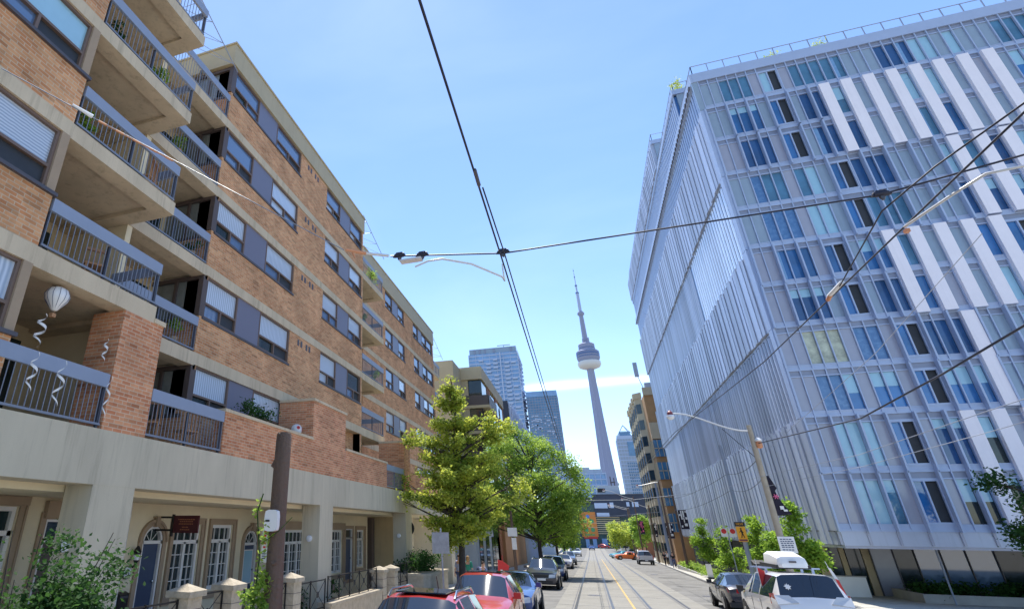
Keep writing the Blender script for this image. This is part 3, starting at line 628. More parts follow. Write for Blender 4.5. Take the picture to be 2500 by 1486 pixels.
# skirt, soffit
b=MB(); b.box(11.5,32,YB-.03,YB+.3,-.60,.03); gp(b,'skirt_panel',M['zinc'])
b=MB()
for i in (0,2,4,6,8,10,12,14): x=X0-.2+i*DX; b.box(x-.05,x+.05,YB-.1,YB-.03,-.56,.05)
split_build(b,'skirt_rib',M['gpanel2'],GB)
b=MB(); b.box(11.5,40,YB,90,-.72,-.6); gp(b,'soffit',M['gpanel2'])
# street façade at x = 11.5 : alternating flat and folded metal strips
def panel_band(name,y0,y1,zb,zt,mt,st=.58,jag=.18):
    b=MB(); y=y0; i=0
    while y<y1-.01:
        d=(.0,.05,.09,.03,.07)[i%5]+rng.uniform(0,.02); t=rng.uniform(-.1,.1)+(jag if i%2 else 0); ye=min(y+st,y1)
        zc=zt-.0; b.box(11.42-d,11.75,y+.008,ye-.008,zb+.02,zt-t*0-(.16 if i%2 else 0))
        y=ye; i+=1
    return gp(b,name,M[mt])
def joints(y0,y1,zb,zt):
    b=MB(); y=y0
    while y<y1: 
        z=rng.uniform(zb+.8,zt-.8); b.box(11.30,11.34,y+.05,y+.5,z,z+.018); y+=.58*rng.choice((1,2))
    gp(b,'panel_joint',M['alu'])
def louvre_band(y0,y1,zb,zt,mt='zincl',st=.62,dep=.07,back='glassk'):
    bk=MB(); bk.box(11.56,11.75,y0,y1,zb,zt); o=gp(bk,'recessed_glazing',M[back]); b=MB(); y=y0+.08; i=0
    while y<y1-.3:
        z1=zt-(.16 if i%2 else 0); w=st*.55; z0=zb-(.12 if i%2 else 0)
        b.prism([(11.56,y,z0),(11.56-dep*.35,y,z0),(11.56-dep,y+w*.35,z0),(11.56-dep*.8,y+w,z0),(11.56,y+w,z0)],(0,0,z1-z0)); y+=st; i+=1
    gp(b,'metal_louvre_band',M[mt])
    b=MB(); b.box(11.5,11.75,y0,y1,zt-.12,zt); gp(b,'transom',M['alu'])
ZS_=lambda i:ZR[i]
louvre_band(36.1,90,ZR[1],29.0,'alu',.55,.05)
panel_band('metal_panel_band',36.5,90,ZR[3],ZR[1],'zinc')
louvre_band(36.5,50.5,ZR[5],ZR[3]); louvre_band(50.5,90,ZR[5],ZR[3],'zinc',.55,.07,'zincd')
panel_band('metal_panel_band',36.5,90,ZR[7],ZR[5],'zinc')
louvre_band(36.5,58,ZR[9],ZR[7],'zinc',.6,.09,'glasst'); louvre_band(58,76,ZR[9],ZR[7],'zinc',.5,.07,'zincd'); louvre_band(76,90,ZR[9],ZR[7],'zincl',.6,.06,'zincd')
panel_band('metal_panel_band',36.5,90,-.6,ZR[9],'zinc',.58)
b=MB(); b.box(11.36,11.7,36.4,90,.02,.06); gp(b,'panel_joint',M['sill'])
for z in (29.0,):
    b=MB(); b.box(11.35,11.8,YB-.1,90,z,29.76); gp(b,'roof_fascia',M['alu'])
b=MB(); b.box(11.31,11.35,36.4,90,29.06,29.1)
for i,y in enumerate(np.arange(36.5,90,.62)): b.box(11.28,11.36,y,y+.3,29.0,29.2)
gp(b,'bracket_row',M['sill'])
# corner pieces, stepping in and out in pairs of storeys
for k,(a,c,dx,mt) in enumerate(((1,3,-.12,'alu'),(3,5,.0,'alu'),(5,7,-.22,'alu'),(7,9,-.1,'alu'),(9,11,-.25,'zinc'))):
    b=MB(); x=X0+SH[a]; b.box(11.36,x,YB-.06,YB+.55,ZR[c]+.0,ZR[a]-.03); b.box(x-.1,x+.0,YB-.16,YB-.06,ZR[c],ZR[a]); gp(b,'corner_panel',M[mt])
b=MB(); b.box(11.36,X0+.15,YB-.05,YB+.12,ZR[1],29.0); gp(b,'corner_panel',M['gpanel'])
# upper terraces stepping up away from the corner
for (y0,z0,z1,x1) in ((41.2,29.76,32.9,34),(52.4,32.9,36.2,34)):
    b=MB(); b.box(11.75,x1,y0,90,z0,z1-.3); gp(b,'terrace_block',M['gpanel'])
    b=MB(); b.box(11.45,x1,y0-.12,90,z1-.45,z1); gp(b,'roof_fascia',M['alu'])
    if z0<30: louvre_band(y0+.1,90,z0+.0,z1-.45,'alu',.55,.05)
    else: panel_band('metal_panel_band',y0+.1,90,z0,z1-.45,'zinc',.5)
def groof(name,pts,h,lab,n=8):
    """glass roof railing following pts (x,y,z)"""
    b=MB(); g=MB()
    for (p,q) in zip(pts,pts[1:]):
        p=Vector(p);q=Vector(q); m=max(1,int((q-p).length/1.0)); b.tube([p+Vector((0,0,h)),q+Vector((0,0,h))],.03,5)
        for i in range(m+1):
            a=p.lerp(q,i/m); b.box(a.x-.02,a.x+.02,a.y-.03,a.y+.03,a.z,a.z+h)
    return gp(b,'roof_railing',M['alud'])
groof('r',[(11.65,41,29.76),(11.65,YB+.1,29.76),(33,YB+.1,29.76)],.85,'')
groof('r',[(11.7,52.3,32.9),(11.7,41.4,32.9),(16,41.4,32.9)],.9,''); groof('r',[(11.7,89,36.2),(11.7,52.6,36.2),(16,52.6,36.2)],.9,'')
# ground floor, set back under the overhang
YG=43.0; g0=gz(YG)+.14
b=MB(); b.box(12.2,40,YG+.2,89,g0-.5,-.7); gp(b,'ground_floor_core',M['dark'])
for (xa,xb,mt) in ((12.3,12.7,'tan'),(12.75,13.3,'glassd'),(13.35,13.6,'tan'),(13.65,14.35,'glassd'),(14.4,14.75,'tan')):
    b=MB(); b.box(xa,xb,YG-.02,YG+.2,g0,-.7); gp(b,'ground_floor_bay',M[mt])
for (xa,xb,mt) in ((14.8,15.8,'gpanel2'),(15.85,16.75,'glassd'),(16.8,17.9,'glass'),(17.95,19.0,'glass'),(19.05,20.2,'glass'),(20.25,22.2,'glassd'),(22.3,26,'glass')):
    b=MB(); b.box(xa,xb,YG-.05,YG+.1,g0,-.7); o=gp(b,'shopfront_panel',M[mt])
    b=MB(); b.box(xa-.05,xa,YG-.12,YG+.1,g0,-.7); b.build('mullion',M['sill'],o)
for x,y in ((12.2,47),(12.2,56),(12.2,65),(12.2,74),(12.2,83)):
    b=MB(); b.box(x,x+.5,y,y+.5,gz(y),-.7); gp(b,'concrete_pillar',M['tan'])
b=MB(); 
for y in (48,52.5,58,63,68,74,80): b.box(12.35,12.45,y,y+2.6,gz(y)+.9,-.75)
gp(b,'street_glazing',M['glassd']); b=MB(); b.box(12.42,12.6,44,89,gz(66)-1.2,-.72); gp(b,'stone_wall',M['tan'])

# ------------------------------------------------------------------ far buildings
def tower(name,x0,x1,y0,y1,z0,z1,m,lab,cat='tower block',floor=3.0,slab=None,ver=0,sm='slabw'):
    e=empty(name,(0,0,0),label=lab,cat=cat); b=MB(); b.box(x0,x1,y0,y1,z0,z1); b.build('facade',M[m],e)
    b=MB(); z=z0+floor
    while z<z1-.1: b.box(x0-.25,x1+.25,y0-.25,y1+.25,z,z+floor*.22); z+=floor
    b.build('floor_edges',M[sm],e)
    if ver:
        b=MB(); n=int((x1-x0)/ver)
        for i in range(n+1): x=x0+(x1-x0)*i/n; b.box(x-.15,x+.15,y0-.35,y0-.2,z0,z1)
        n=int((y1-y0)/ver)
        for i in range(n+1): y=y0+(y1-y0)*i/n; b.box(x1+.2,x1+.35,y-.15,y+.15,z0,z1); b.box(x0-.35,x0-.2,y-.15,y+.15,z0,z1)
        b.build('mullions',M[sm],e)
    return e
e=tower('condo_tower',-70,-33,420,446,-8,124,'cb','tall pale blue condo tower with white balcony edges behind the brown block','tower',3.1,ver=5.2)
b=MB(); b.box(-69.5,-33.5,421,445,124,128.5); b.build('rooftop_screen',M['gpanel'],e)
b=MB(); 
for i,x in enumerate((-66,-62,-58,-51,-38)): b.box(x,x+1.4,420.6,421,124.4,128)
split_build(b,'rooftop_opening',M['alud'],e)
b=MB(); b.tube([(-43,425,128),(-43,425,131)],.2,5); b.box(-48,-38,424.8,425.2,130.8,131.2); b.build('roof_crane',M['sill'],e)
b=MB(); b.box(-46.3,-45.5,419,420,-8,124); b.build('facade_fin',M['slabw'],e)
b=MB(); rr=random.Random(3)
for z in np.arange(0,120,3.1):
    for x in (-68,-62.5,-57,-51.5,-43,-38):
        if rr.random()<.6: b.box(x,x+3.4,418.4,419.8,z,z+1.0)
    for y in (424,431,438):
        if rr.random()<.7: b.box(-32.9,-31.6,y,y+4,z,z+1.0)
tag(b.build('balconies',M['slabw'],e),kind='stuff')
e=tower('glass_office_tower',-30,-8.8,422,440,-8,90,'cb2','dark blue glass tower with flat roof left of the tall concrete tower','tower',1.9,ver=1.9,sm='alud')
b=MB(); rr=random.Random(4)
for _ in range(150):
    x=rr.uniform(-29.5,-11.5); z=rr.uniform(0,76); b.box(x,x+rr.choice((1.2,2.6)),421.4,421.7,z,z+.8)
tag(b.build('pale_panels',M['slabw'],e),kind='stuff'); b=MB(); b.box(-30.3,-8.5,421.6,440.2,88.5,92.4); b.build('crown',M['cb'],e)
e=tower('pyramid_top_tower',37,54,600,617,-8,80,'pale','pale office tower topped with an open glass pyramid','tower',3.4,ver=2.4,sm='slabw')
b=MB(); A=Vector((45,608,94))
for (x,y) in ((37.5,600.5),(53.5,600.5),(53.5,616),(37.5,616)): b.tube([(x,y,82),A],.45,5)
b.box(37,54,600,601,80,83); b.tube([(41.2,604,88),(49,604,88)],.3,4); b.build('pyramid_frame',M['slabw'],e)
b=MB(); b.box(40,50,602,612,80,87); b.build('glass_lantern',M['cb2'],e)
b=MB(); b.box(45.5,52,599.5,599.9,64,77); b.build('dark_glazing',M['cb2'],e)
b=MB()
for i in range(26):
    for k in range(6): b.box(42.5+k*1.75,43.6+k*1.75,599.3,599.7,58-i*2.6-1.3,58-i*2.6)
tag(b.build('windows',M['cb2'],e),kind='stuff')
e=tower('grey_hotel',-11,10.8,300,320,-7,24.8,'cb','stepped pale blue building behind the black block at the street end','building',2.6,ver=2.2)
b=MB(); b.box(-7,9.5,301,318,24.8,26.6); b.box(-4,4,302,316,26.6,27.6); b.build('roof_plant',M['pale'],e)
# black block closing the street
e=empty('black_art_building',(0,0,0),label='black clad building with white picture windows closing the end of the street',cat='building')
Yk=265
b=MB(); b.box(3.0,24,Yk,Yk+20,5,13.4); b.build('black_block',M['blackb'],e); b=MB(); b.box(-12.6,2.95,Yk+.4,Yk+20,9.9,12.2); b.build('black_block',M['blackb'],e)
b=MB(); b.box(-12.3,-6.5,Yk+.2,Yk+.35,8,13); b.build('glass_bay',M['cb'],e); b=MB(); b.box(2.9,24.1,Yk-.15,Yk+.0,4.8,5.0); b.box(2.9,24.1,Yk-.15,Yk,13.3,13.5); b.build('edge_trim',M['sill'],e)
b=MB(); b.box(-12.5,3,Yk+1,Yk+20,-7,9.8); b.build('teal_wing',M['tealb'],e)
b=MB(); b.box(3,24,Yk+1,Yk+20,-7,5); b.build('lower_block',M['tealb'],e)
b=MB()
for z in np.arange(-1.5,4.6,.75): b.box(2.9,12,Yk+.4,Yk+1,z,z+.3)
b.build('louvre_screen',M['tan'],e)
for (x0,x1,z0,z1) in ((3.2,8.2,8.1,10.1),(9.2,10.6,8.2,10.3),(3.6,8.4,4.9,6.4),(15.5,16.6,8.8,10.4),(17.6,20,8.6,10.4)):
    b=MB(); b.box(x0,x1,Yk-.1,Yk,z0,z1); b.build('window',M['slabw'],e)
b=MB(); b.box(5,14,Yk+3,Yk+12,13.4,17); b.build('roof_plant',M['pale'],e); b=MB(); b.box(5.4,8.4,Yk+2.8,Yk+3,14.4,15.9); b.build('plant_opening',M['blackp'],e)
b=MB(); b.tube([(11.2,Yk+3,17),(11.2,Yk+3,20.6)],.25,6); b.tube([(12.5,Yk+3,17),(12.5,Yk+3,20)],.25,6); b.tube([(14.2,Yk+3,17),(14.2,Yk+3,18)],.2,6); b.box(10.9,12.9,Yk+2.7,Yk+3.3,18,18.5); b.build('flues',M['sill'],e)
b=MB(); b.box(-2.2,-.8,Yk-.2,Yk+1,-7,-3.5); b.box(.5,2,Yk-.2,Yk+1,-7,-3.4); b.box(4,6,Yk+.2,Yk+1,-7,-3.2); b.box(8,9.5,Yk+.2,Yk+1,-7,-3.2); split_build(b,'entrance_glazing',M['cb'],e)
b=MB(); b.box(-2.6,2.6,Yk-.3,Yk+.9,-3.3,-2.6); b.build('red_sign_band',M['red'],e)
bo=empty('hanging_banner',(-.1,Yk+.3,1.6),label='tall orange banner with a blue and green letter on the black building',cat='banner')
b=MB(); b.box(-3.2,3.1,-.1,.0,-4.2,5.1); b.build('cloth',M['banner_o'],bo)
b=MB(); b.lathe((0,-.15,3.4),[(.7,-.05),(.7,.05)],14,axis='y'); b.build('blue_disc',M['blue_s'],bo)
for x,z in ((-1.3,1.6),(1.3,1.6),(-1.2,-1.6),(1.3,-1.6)): MB().lathe((x,-.15,z),[(.45,-.05),(.8,-.05),(.8,.05),(.45,.05)],14,axis='y').build('green_ring',M['green_s'],bo)
b=MB(); b.prism([(-.5,-.2,3.1),(-1.1,-.2,2.1),(-.8,-.2,2.1),(-.2,-.2,3.1)],(0,.05,0)); b.prism([(.5,-.2,3.1),(1.1,-.2,2.1),(.8,-.2,2.1),(.2,-.2,3.1)],(0,.05,0)); b.box(-2,1.8,-.2,-.15,-3.7,-3.2); b.build('green_strokes',M['green_s'],bo)
# tan zigzag block on the right
e=empty('tan_apartment_building',(0,0,0),label='tan and ochre building with zigzag bay windows beyond the metal block',cat='building')
b=MB(); b.box(10.9,26,96,118,-6,19.3); b.build('main_wall',M['ochre'],e)
for k in range(5):
    y=99.8+k*3.7; zt=19.6
    b=MB(); b.prism([(10.9,y,-6),(9.95,y+1.0,-6),(9.95,y+2.2,-6),(10.9,y+3.2,-6)],(0,0,zt+6)); bay=b.build('bay',M['tan'],e)
    b=MB()
    for f in range(9):
        z=-3.2+f*2.55; c=MB()
        if z>17.6: break
        c.prism([(10.65,y+.2,z),(10.0,y+.88,z),(10.1,y+1.1,z),(10.75,y+.45,z)],(0,0,1.5)); c.box(9.9,10.1,y+1.1,y+2.1,z,z+1.5); c.box(10.0,10.6,y+.9,y+2.1,z+.1,z+.2); c.build('bay_window',M['glassd'],bay)
    b.prism([(11,y-.2,zt),(9.8,y+.9,zt),(9.8,y+2.3,zt),(11,y+3.4,zt)],(0,0,.9)); b.build('bay_cap',M['tan'],bay)
b=MB(); b.box(10.85,26,95.7,96,12.6,15.0); b.box(10.85,26,95.6,96,19.2,20.4); b.build('end_wall_band',M['tan'],e)
for z in (10.0,6.8,3.2,-.2):
    b=MB(); b.box(10.8,13.4,95.7,95.95,z,z+2.4); b.box(10.8,10.88,96,99.4,z,z+2.4); o=b.build('corner_window',M['glasst'],e)
    b=MB()
    for i in range(5): b.box(10.8+i*.62-.04,10.8+i*.62+.04,95.6,95.7,z,z+2.4)
    for i in range(5): b.box(10.72,10.8,96+i*.82-.04,96+i*.82+.04,z,z+2.4)
    b.box(10.7,13.4,95.6,95.7,z+1.15,z+1.25); b.build('frame',M['tan'],o)
b=MB(); b.box(11.4,12.3,96,97,20.4,21.2); b.tube([(11.2,96.5,20.4),(10.7,96.4,22.5)],.06,5); b.box(10.3,10.9,96.1,96.5,22.3,24.6); b.build('roof_antenna',M['pale'],e)
b=MB(); b.box(10.9,11.3,116,116.4,20,22.6); b.build('roof_antenna',M['pale'],e)
# left row beyond the brick block
e=empty('beige_brown_block',(0,0,0),label='beige stucco block with dark corner balconies between brick building and condo tower',cat='building')
b=MB(); b.box(-25,-11.1,56,60.0,-4,16.2); b.box(-25,-8.8,60.1,78,15.0,16.4); b.box(-25,-10.4,60.3,77.8,-4,15); b.build('stucco_wall',M['tan'],e)
b=MB(); b.box(-10.4,-8.9,64,78,-4,12.3); b.box(-10.4,-8.9,64,66.5,12.3,15); b.box(-10.4,-8.9,70.5,73,12.3,15); b.box(-10.4,-8.9,77,78,12.3,15); b.build('brick_wall',M['brownc'],e)
b=MB(); b.box(-10.4,-8.95,60.5,64,-4,15); b.box(-10.4,-9.0,66.5,77,12.3,15); b.build('corner_glazing',M['glassd'],e)
for z in (3.2,6.3,9.4,12.1):
    b=MB(); b.box(-11,-8.2,60.1,66,z-.25,z+.05); b.build('balcony_slab',M['tan'],e)
    b=MB(); b.box(-8.25,-8.2,60.1,66,z+.05,z+1.1); b.box(-11,-8.2,60.1,60.16,z+.05,z+1.1); b.build('balcony_railing',M['darkside'],e)
    for y in (67.2,70.8,74.4):
        b=MB(); b.box(-8.93,-8.87,y,y+2.0,z+.7,z+2.4); b.build('window',M['glass'],e)
e=tower('blue_glass_block',-18,-8.8,86.7,114,-5,17.4,'cb','dark ended low block with blue ribbed glass side beyond the beige building','building',4.2,ver=1.5,sm='slabw')
b=MB(); b.box(-18,-9.0,86.1,86.7,-5,17.8); b.build('dark_end_wall',M['blackb'],e)
e=empty('timber_clad_building',(0,0,0),label='low building with vertical timber cladding under the left trees',cat='building')
b=MB(); b.box(-14,-8.6,66,90,-5,2.4); b.build('timber_wall',M['wood2'],e); b=MB(); b.box(-14,-9.0,50.5,66,-5,1.6); b.build('grey_wall',M['pale'],e)
for y in (52,55.5,59,62.5):
    b=MB(); b.box(-9.0,-8.95,y,y+1.8,gz(y)+.3,gz(y)+3); b.build('shop_window',M['glassd'],e)
e=empty('low_brown_shop',(0,0,0),label='low brown building with pale upper wall beside the right hand trees at street end',cat='building')
b=MB(); b.box(12,24,160,190,-7,1.2); b.build('wall',M['brownc'],e); b=MB(); b.box(11.8,24,159.8,190,1.2,2); b.build('cornice',M['tan'],e)
e=empty('street_end_low_building',(0,0,0),label='low grey building behind parked cars on the far left',cat='building')
b=MB(); b.box(-20,-9,160,240,-7,0); b.build('wall',M['pale'],e); b=MB(); b.box(-9,-8.8,165,230,-5.5,-3); b.build('shopfront',M['glassd'],e)

# ------------------------------------------------------------------ the tall concrete tower
T=empty('observation_tower',(50,1245,0),label='tall grey concrete observation tower with round pod and needle antenna',cat='tower')
zs=.83; H=lambda z:z*zs
b=MB()   # three-legged tapering shaft
secs=[(-10,26,7.5),(60,20.5,6.2),(155,15.6,5.4),(250,12.2,4.8),(376,9.0,4.5),(440,8.2,4.4)]
vs=[];fs=[];nn=12
for z,rr_,c in secs:
    for k in range(3):
        a=2*math.pi*k/3+.42
        for da,ra in ((-.22,rr_),(.22,rr_),(.75,rr_*.62),(1.345,rr_*.62)):
            vs.append((ra*math.cos(a+da)*zs,ra*math.sin(a+da)*zs,H(z)))
for i in range(len(secs)-1):
    for j in range(nn): fs.append((i*nn+j,i*nn+(j+1)%nn,(i+1)*nn+(j+1)%nn,(i+1)*nn+j))
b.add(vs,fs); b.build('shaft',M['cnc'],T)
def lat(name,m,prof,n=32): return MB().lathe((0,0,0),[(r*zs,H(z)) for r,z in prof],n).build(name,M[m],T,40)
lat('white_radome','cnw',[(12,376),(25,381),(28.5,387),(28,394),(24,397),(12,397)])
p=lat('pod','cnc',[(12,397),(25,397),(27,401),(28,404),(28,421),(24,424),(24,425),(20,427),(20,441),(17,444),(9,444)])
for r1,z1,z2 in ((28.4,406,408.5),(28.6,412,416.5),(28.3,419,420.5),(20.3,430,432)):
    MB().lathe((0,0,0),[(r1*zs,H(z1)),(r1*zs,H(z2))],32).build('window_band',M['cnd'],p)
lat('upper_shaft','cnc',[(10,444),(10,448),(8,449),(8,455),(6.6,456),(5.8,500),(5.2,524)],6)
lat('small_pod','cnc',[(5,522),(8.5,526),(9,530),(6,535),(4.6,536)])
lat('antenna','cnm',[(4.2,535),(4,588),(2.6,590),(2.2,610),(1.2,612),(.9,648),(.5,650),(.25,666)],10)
for z,r in ((588,4.6),(610,3.2),(636,1.5),(656,1.1)): MB().lathe((0,0,0),[(r*zs,H(z)),(r*zs,H(z+3))],10).build('antenna_collar',M['cnd'],T)
b=MB(); b.box(-8*zs,-4*zs,-8,-6,H(444),H(456)); b.box(4*zs,9*zs,-8,-6,H(446),H(458)); b.build('equipment',M['cnc'],T)
# ------------------------------------------------------------------ trees and plants
def leaves(name,m,blobs,n,size,parent,clump=.32,per=14,flat=.5,kind=None):
    """many small leaf faces gathered in clumps spread through the crown's volume"""
    bl=np.array(blobs,float); wts=bl[:,3]**2.2; wts/=wts.sum(); nc=max(1,n//per)
    bi=nr.choice(len(bl),nc,p=wts); d=nr.normal(size=(nc,3)); d/=np.linalg.norm(d,axis=1)[:,None]
    rad=bl[bi,3]*(nr.random(nc)**.42); cc=bl[bi,:3]+d*rad[:,None]*np.array([1,1,.85])
    P=np.repeat(cc,per,axis=0)+nr.normal(size=(nc*per,3))*clump*np.array([1,1,.7]); k=len(P)
    nm=nr.normal(size=(k,3)); nm[:,2]=np.abs(nm[:,2])+flat; nm/=np.linalg.norm(nm,axis=1)[:,None]
    t=np.cross(nm,nr.normal(size=(k,3))); t/=np.linalg.norm(t,axis=1)[:,None]; b=np.cross(nm,t)
    s=(size*(.6+.8*nr.random(k)))[:,None]
    V=np.stack([P-t*s*.5,P+b*s*.36-t*s*.05-nm*s*.06,P+t*s*.62,P-b*s*.36-t*s*.05-nm*s*.06],1).reshape(-1,3)
    me=bpy.data.meshes.new(name); me.vertices.add(4*k); me.vertices.foreach_set('co',V.ravel()); me.loops.add(4*k); me.loops.foreach_set('vertex_index',np.arange(4*k))
    me.polygons.add(k); me.polygons.foreach_set('loop_start',np.arange(k)*4); me.polygons.foreach_set('loop_total',np.full(k,4)); me.materials.append(M[m]); me.update(); me.validate()
    o=bpy.data.objects.new(name,me); COL.objects.link(o)
    if parent: o.parent=parent
    return o
def tree(name,loc,blobs,n,size,m,lab,cat='tree',group=None,r=.13,clump=.32,lean=0,ztrunk=None,seed=1,per=14):
    e=empty(name,loc,label=lab,cat=cat,group=group); rr=random.Random(seed)
    top=max(b[2]+b[3]*.3 for b in blobs); zt=ztrunk or top
    b=MB(); k=9; pts=[Vector((lean*i/k+rr.uniform(-.04,.04)*i*.5,rr.uniform(-.04,.04)*i*.4,zt*i/k)) for i in range(k+1)]
    b.tube(pts,[r*(1-.85*i/k)*(1.25 if i==0 else 1) for i in range(k+1)],9)
    for (x,y,z,q) in blobs:
        if q<.25: continue
        z0=min(max(.28*zt,z-q*.9-abs(x)*.35),zt*.93); p0=pts[0].lerp(pts[-1],z0/zt); p2=Vector((x,y,z)); p1=p0.lerp(p2,.5)+Vector((0,0,.12*q))
        b.tube([p0,p1,p2],[r*.42*(1-.7*z0/zt)+.012,r*.22+.008,.008],6)
        for _ in range(3):
            q2=p2+Vector((rr.uniform(-1,1),rr.uniform(-1,1),rr.uniform(-.4,.9)))*q*.7; b.tube([p1.lerp(p2,.3),q2],[.016,.004],5)
    b.build('trunk',M['bark'],e,60)
    leaves('crown',m,blobs,n,size,e,clump,per)
    return e
# big linden in front of the colonnade (x -5.7, y 27.8)
def B(z): return z-gz(27.8)-.14
rr=random.Random(5); bl=[]
for z,rad,n in ((-.35,1.2,5),(.4,2.0,7),(1.3,2.75,9),(2.1,2.4,8),(3.0,1.95,7),(3.9,1.75,6),(4.8,1.15,5),(5.6,.7,3),(6.4,.35,2)):
    for i in range(n):
        a=2*math.pi*(i/n)+rr.uniform(-.3,.3)+z; q=rad*rr.uniform(.75,1.08); zz=B(z)+rr.uniform(-.25,.25); br=.34+.12*rad/2.7
        for t in (.38,.68,.9,1.06): bl.append((q*t*math.cos(a),q*t*math.sin(a)*.85,zz-.25*(1-t)+.12*t,br*(1.25-.72*t)))
bl+=[(1.75,0,B(4.9),.5),(2.0,.1,B(4.2),.7),(2.6,.3,B(4.55),.42),(-2.0,-.3,B(4.1),.5),(-2.9,0,B(2.1),.45),(-3.0,.1,B(1.3),.4),(2.9,0,B(2.0),.5),(3.1,.2,B(1.5),.38),(0,0,B(7.0),.24),(-.1,.1,B(6.3),.42),(-.9,0,B(6.0),.35)]
bl+=[(0,0,B(z),.5) for z in (0.6,1.8,3.0,4.2)]
tree('linden_tree',(-5.65,27.8,gz(27.8)+.14),bl,34000,.125,'leaf1','tall yellow-green linden in front of the stucco colonnade behind the red cars',r=.17,clump=.13,seed=2)
# feathery locust behind it
def C(z,y): return z-gz(y)-.14
rr=random.Random(8); bl=[]
for i in range(46):
    x=rr.uniform(-4.4,3.2); t=1-abs((x+.6)/4.6)**2; z=rr.uniform(-.4,max(1.2,7.9*t**.7-.2*max(0,x)*2)); bl.append((x,rr.uniform(-3,3),C(z,54),rr.uniform(.55,1.05)))
bl+=[(x,rr.uniform(-1.5,1.5),C(z,54),rr.uniform(.6,.95)) for x,z in ((-2.2,8.1),(-1.2,8.3),(-.3,7.7),(.6,7.3),(1.5,6.6),(2.3,5.8),(3.2,5.0),(3.7,4.2),(4.2,3.4),(3.6,2.4),(3.0,1.4),(3.4,.4),(2.6,-.4),(-3.3,7.2),(-3.6,6.0),(-2.6,6.6),(1.2,5.2),(.0,6.2),(1.6,3.6),(2.4,2.6),(-1.5,5.0),(-2.5,3.6),(.4,4.0))]
bl+=[(3.5,0,C(4.6,54),.6),(2.9,0,C(5.9,54),.5),(4.0,.3,C(3.7,54),.45),(-1.2,0,C(8.0,54),.6)]
tree('locust_tree',(-4.2,54,gz(54)+.14),bl,40000,.16,'leaf2','spreading bright green locust tree behind the linden over the parked cars',r=.2,clump=.3,seed=4,ztrunk=9.0)
rr=random.Random(9); bl=[(rr.uniform(-2.6,2.4),rr.uniform(-2.5,2.5),rr.uniform(2.6,7.2),rr.uniform(.7,1.2)) for i in range(26)]
tree('street_tree',(-4.3,82,gz(82)+.14),bl,9000,.24,'leaf3','dark green street tree beyond the locust over the far parked cars',r=.16,seed=5)
bl2=[(rr.uniform(-2.4,2.2),rr.uniform(-2.5,2.5),rr.uniform(2.4,6.2),rr.uniform(.7,1.1)) for i in range(22)]
tree('street_tree',(-4.6,112,gz(112)+.14),bl2,6000,.3,'leaf3','farthest dark green tree on the left side of the street',r=.14,seed=6)
def small(x,y,h,w,lab,n=4200,mm='leaf3',seed=1,kind='maple_tree'):
    rr=random.Random(seed); bl=[]
    for i in range(17):
        t=rr.random(); z=h*(.30+.66*t); q=w*math.sin(math.pi*(.18+.74*t))**.8*rr.uniform(.1,.9); a=rr.uniform(0,6.28); bl.append((q*math.cos(a),q*math.sin(a),z,w*.36*(1.1-.55*t)))
    bl.append((0,0,h*.95,w*.2))
    return tree(kind,(x,y,gz(y)+.14),bl,n,.14,mm,lab,group='young trees along the right pavement',r=.06,clump=.16,seed=seed,per=10)
small(9.3,61,4.6,1.1,'tall young maple farthest up the right pavement',seed=11)
small(9.4,52.5,3.7,1.0,'small sparse maple behind the two round parking signs',2600,seed=12)
small(9.45,43,4.1,.95,'narrow maple just right of the orange pedestrian sign',seed=13)
small(9.3,39.3,3.0,.85,'lowest bushy maple between orange sign and concrete pole',2600,seed=14)
small(9.35,35.4,4.4,1.05,'wide full maple right of the concrete lamp pole',5200,seed=15)
for i,(x,y,h,wd,lab) in enumerate(((7.0,150,6.5,3.0,'pale green tree at the right kerb near the street end'),(9.6,128,7.6,2.4,'tall slim pale tree in front of the tan bay windows'),(8.0,172,6,2.8,'rounded pale tree behind the orange taxi'),(4.6,215,9,3.2,'high sparse crown near the orange banner'))):
    rr=random.Random(20+i); bl=[(rr.uniform(-wd,wd)*.8,rr.uniform(-wd,wd)*.8,h*rr.uniform(.35,.95),wd*.4) for _ in range(16)]
    tree('far_tree',(x if i!=3 else 8.6,y,gz(y)+.1),bl,4500,.34,'leaf1' if i!=1 else 'leaf2',lab,group='trees near the street end',r=.14,seed=30+i)
rr=random.Random(41); bl=[(rr.uniform(-1.0,1.4),rr.uniform(-1,1),rr.uniform(2.6,5.1),rr.uniform(.35,.6)) for _ in range(16)]
tree('dark_tree',(16.6,30.5,gz(30.5)+.14),bl,6500,.13,'leafd','dark glossy tree at the right edge in front of the white panels',r=.09,clump=.18,seed=42)
rr=random.Random(42); bl=[(rr.uniform(-.9,.7),rr.uniform(-.9,.9),rr.uniform(.3,1.75),rr.uniform(.28,.5)) for _ in range(26)]+[(-.6,-.3,2.1,.28),(.2,.3,2.15,.26),(.75,.6,1.95,.22)]
e=empty('shrub',(-5.75,4.9,gz(4.9)+.14),label='dark leafy shrub at the bottom left in front of the first column',cat='shrub')
b=MB()
for i in range(22): a=rr.uniform(0,6.28); q=rr.uniform(.3,1.0); b.tube([(0,0,0),(q*.4*math.cos(a),q*.4*math.sin(a),.9),(q*math.cos(a),q*math.sin(a),rr.uniform(1.4,2.35))],[.022,.014,.004],5)
b.build('stems',M['bark'],e); leaves('foliage','leafd',bl,21000,.052,e,.09,10)
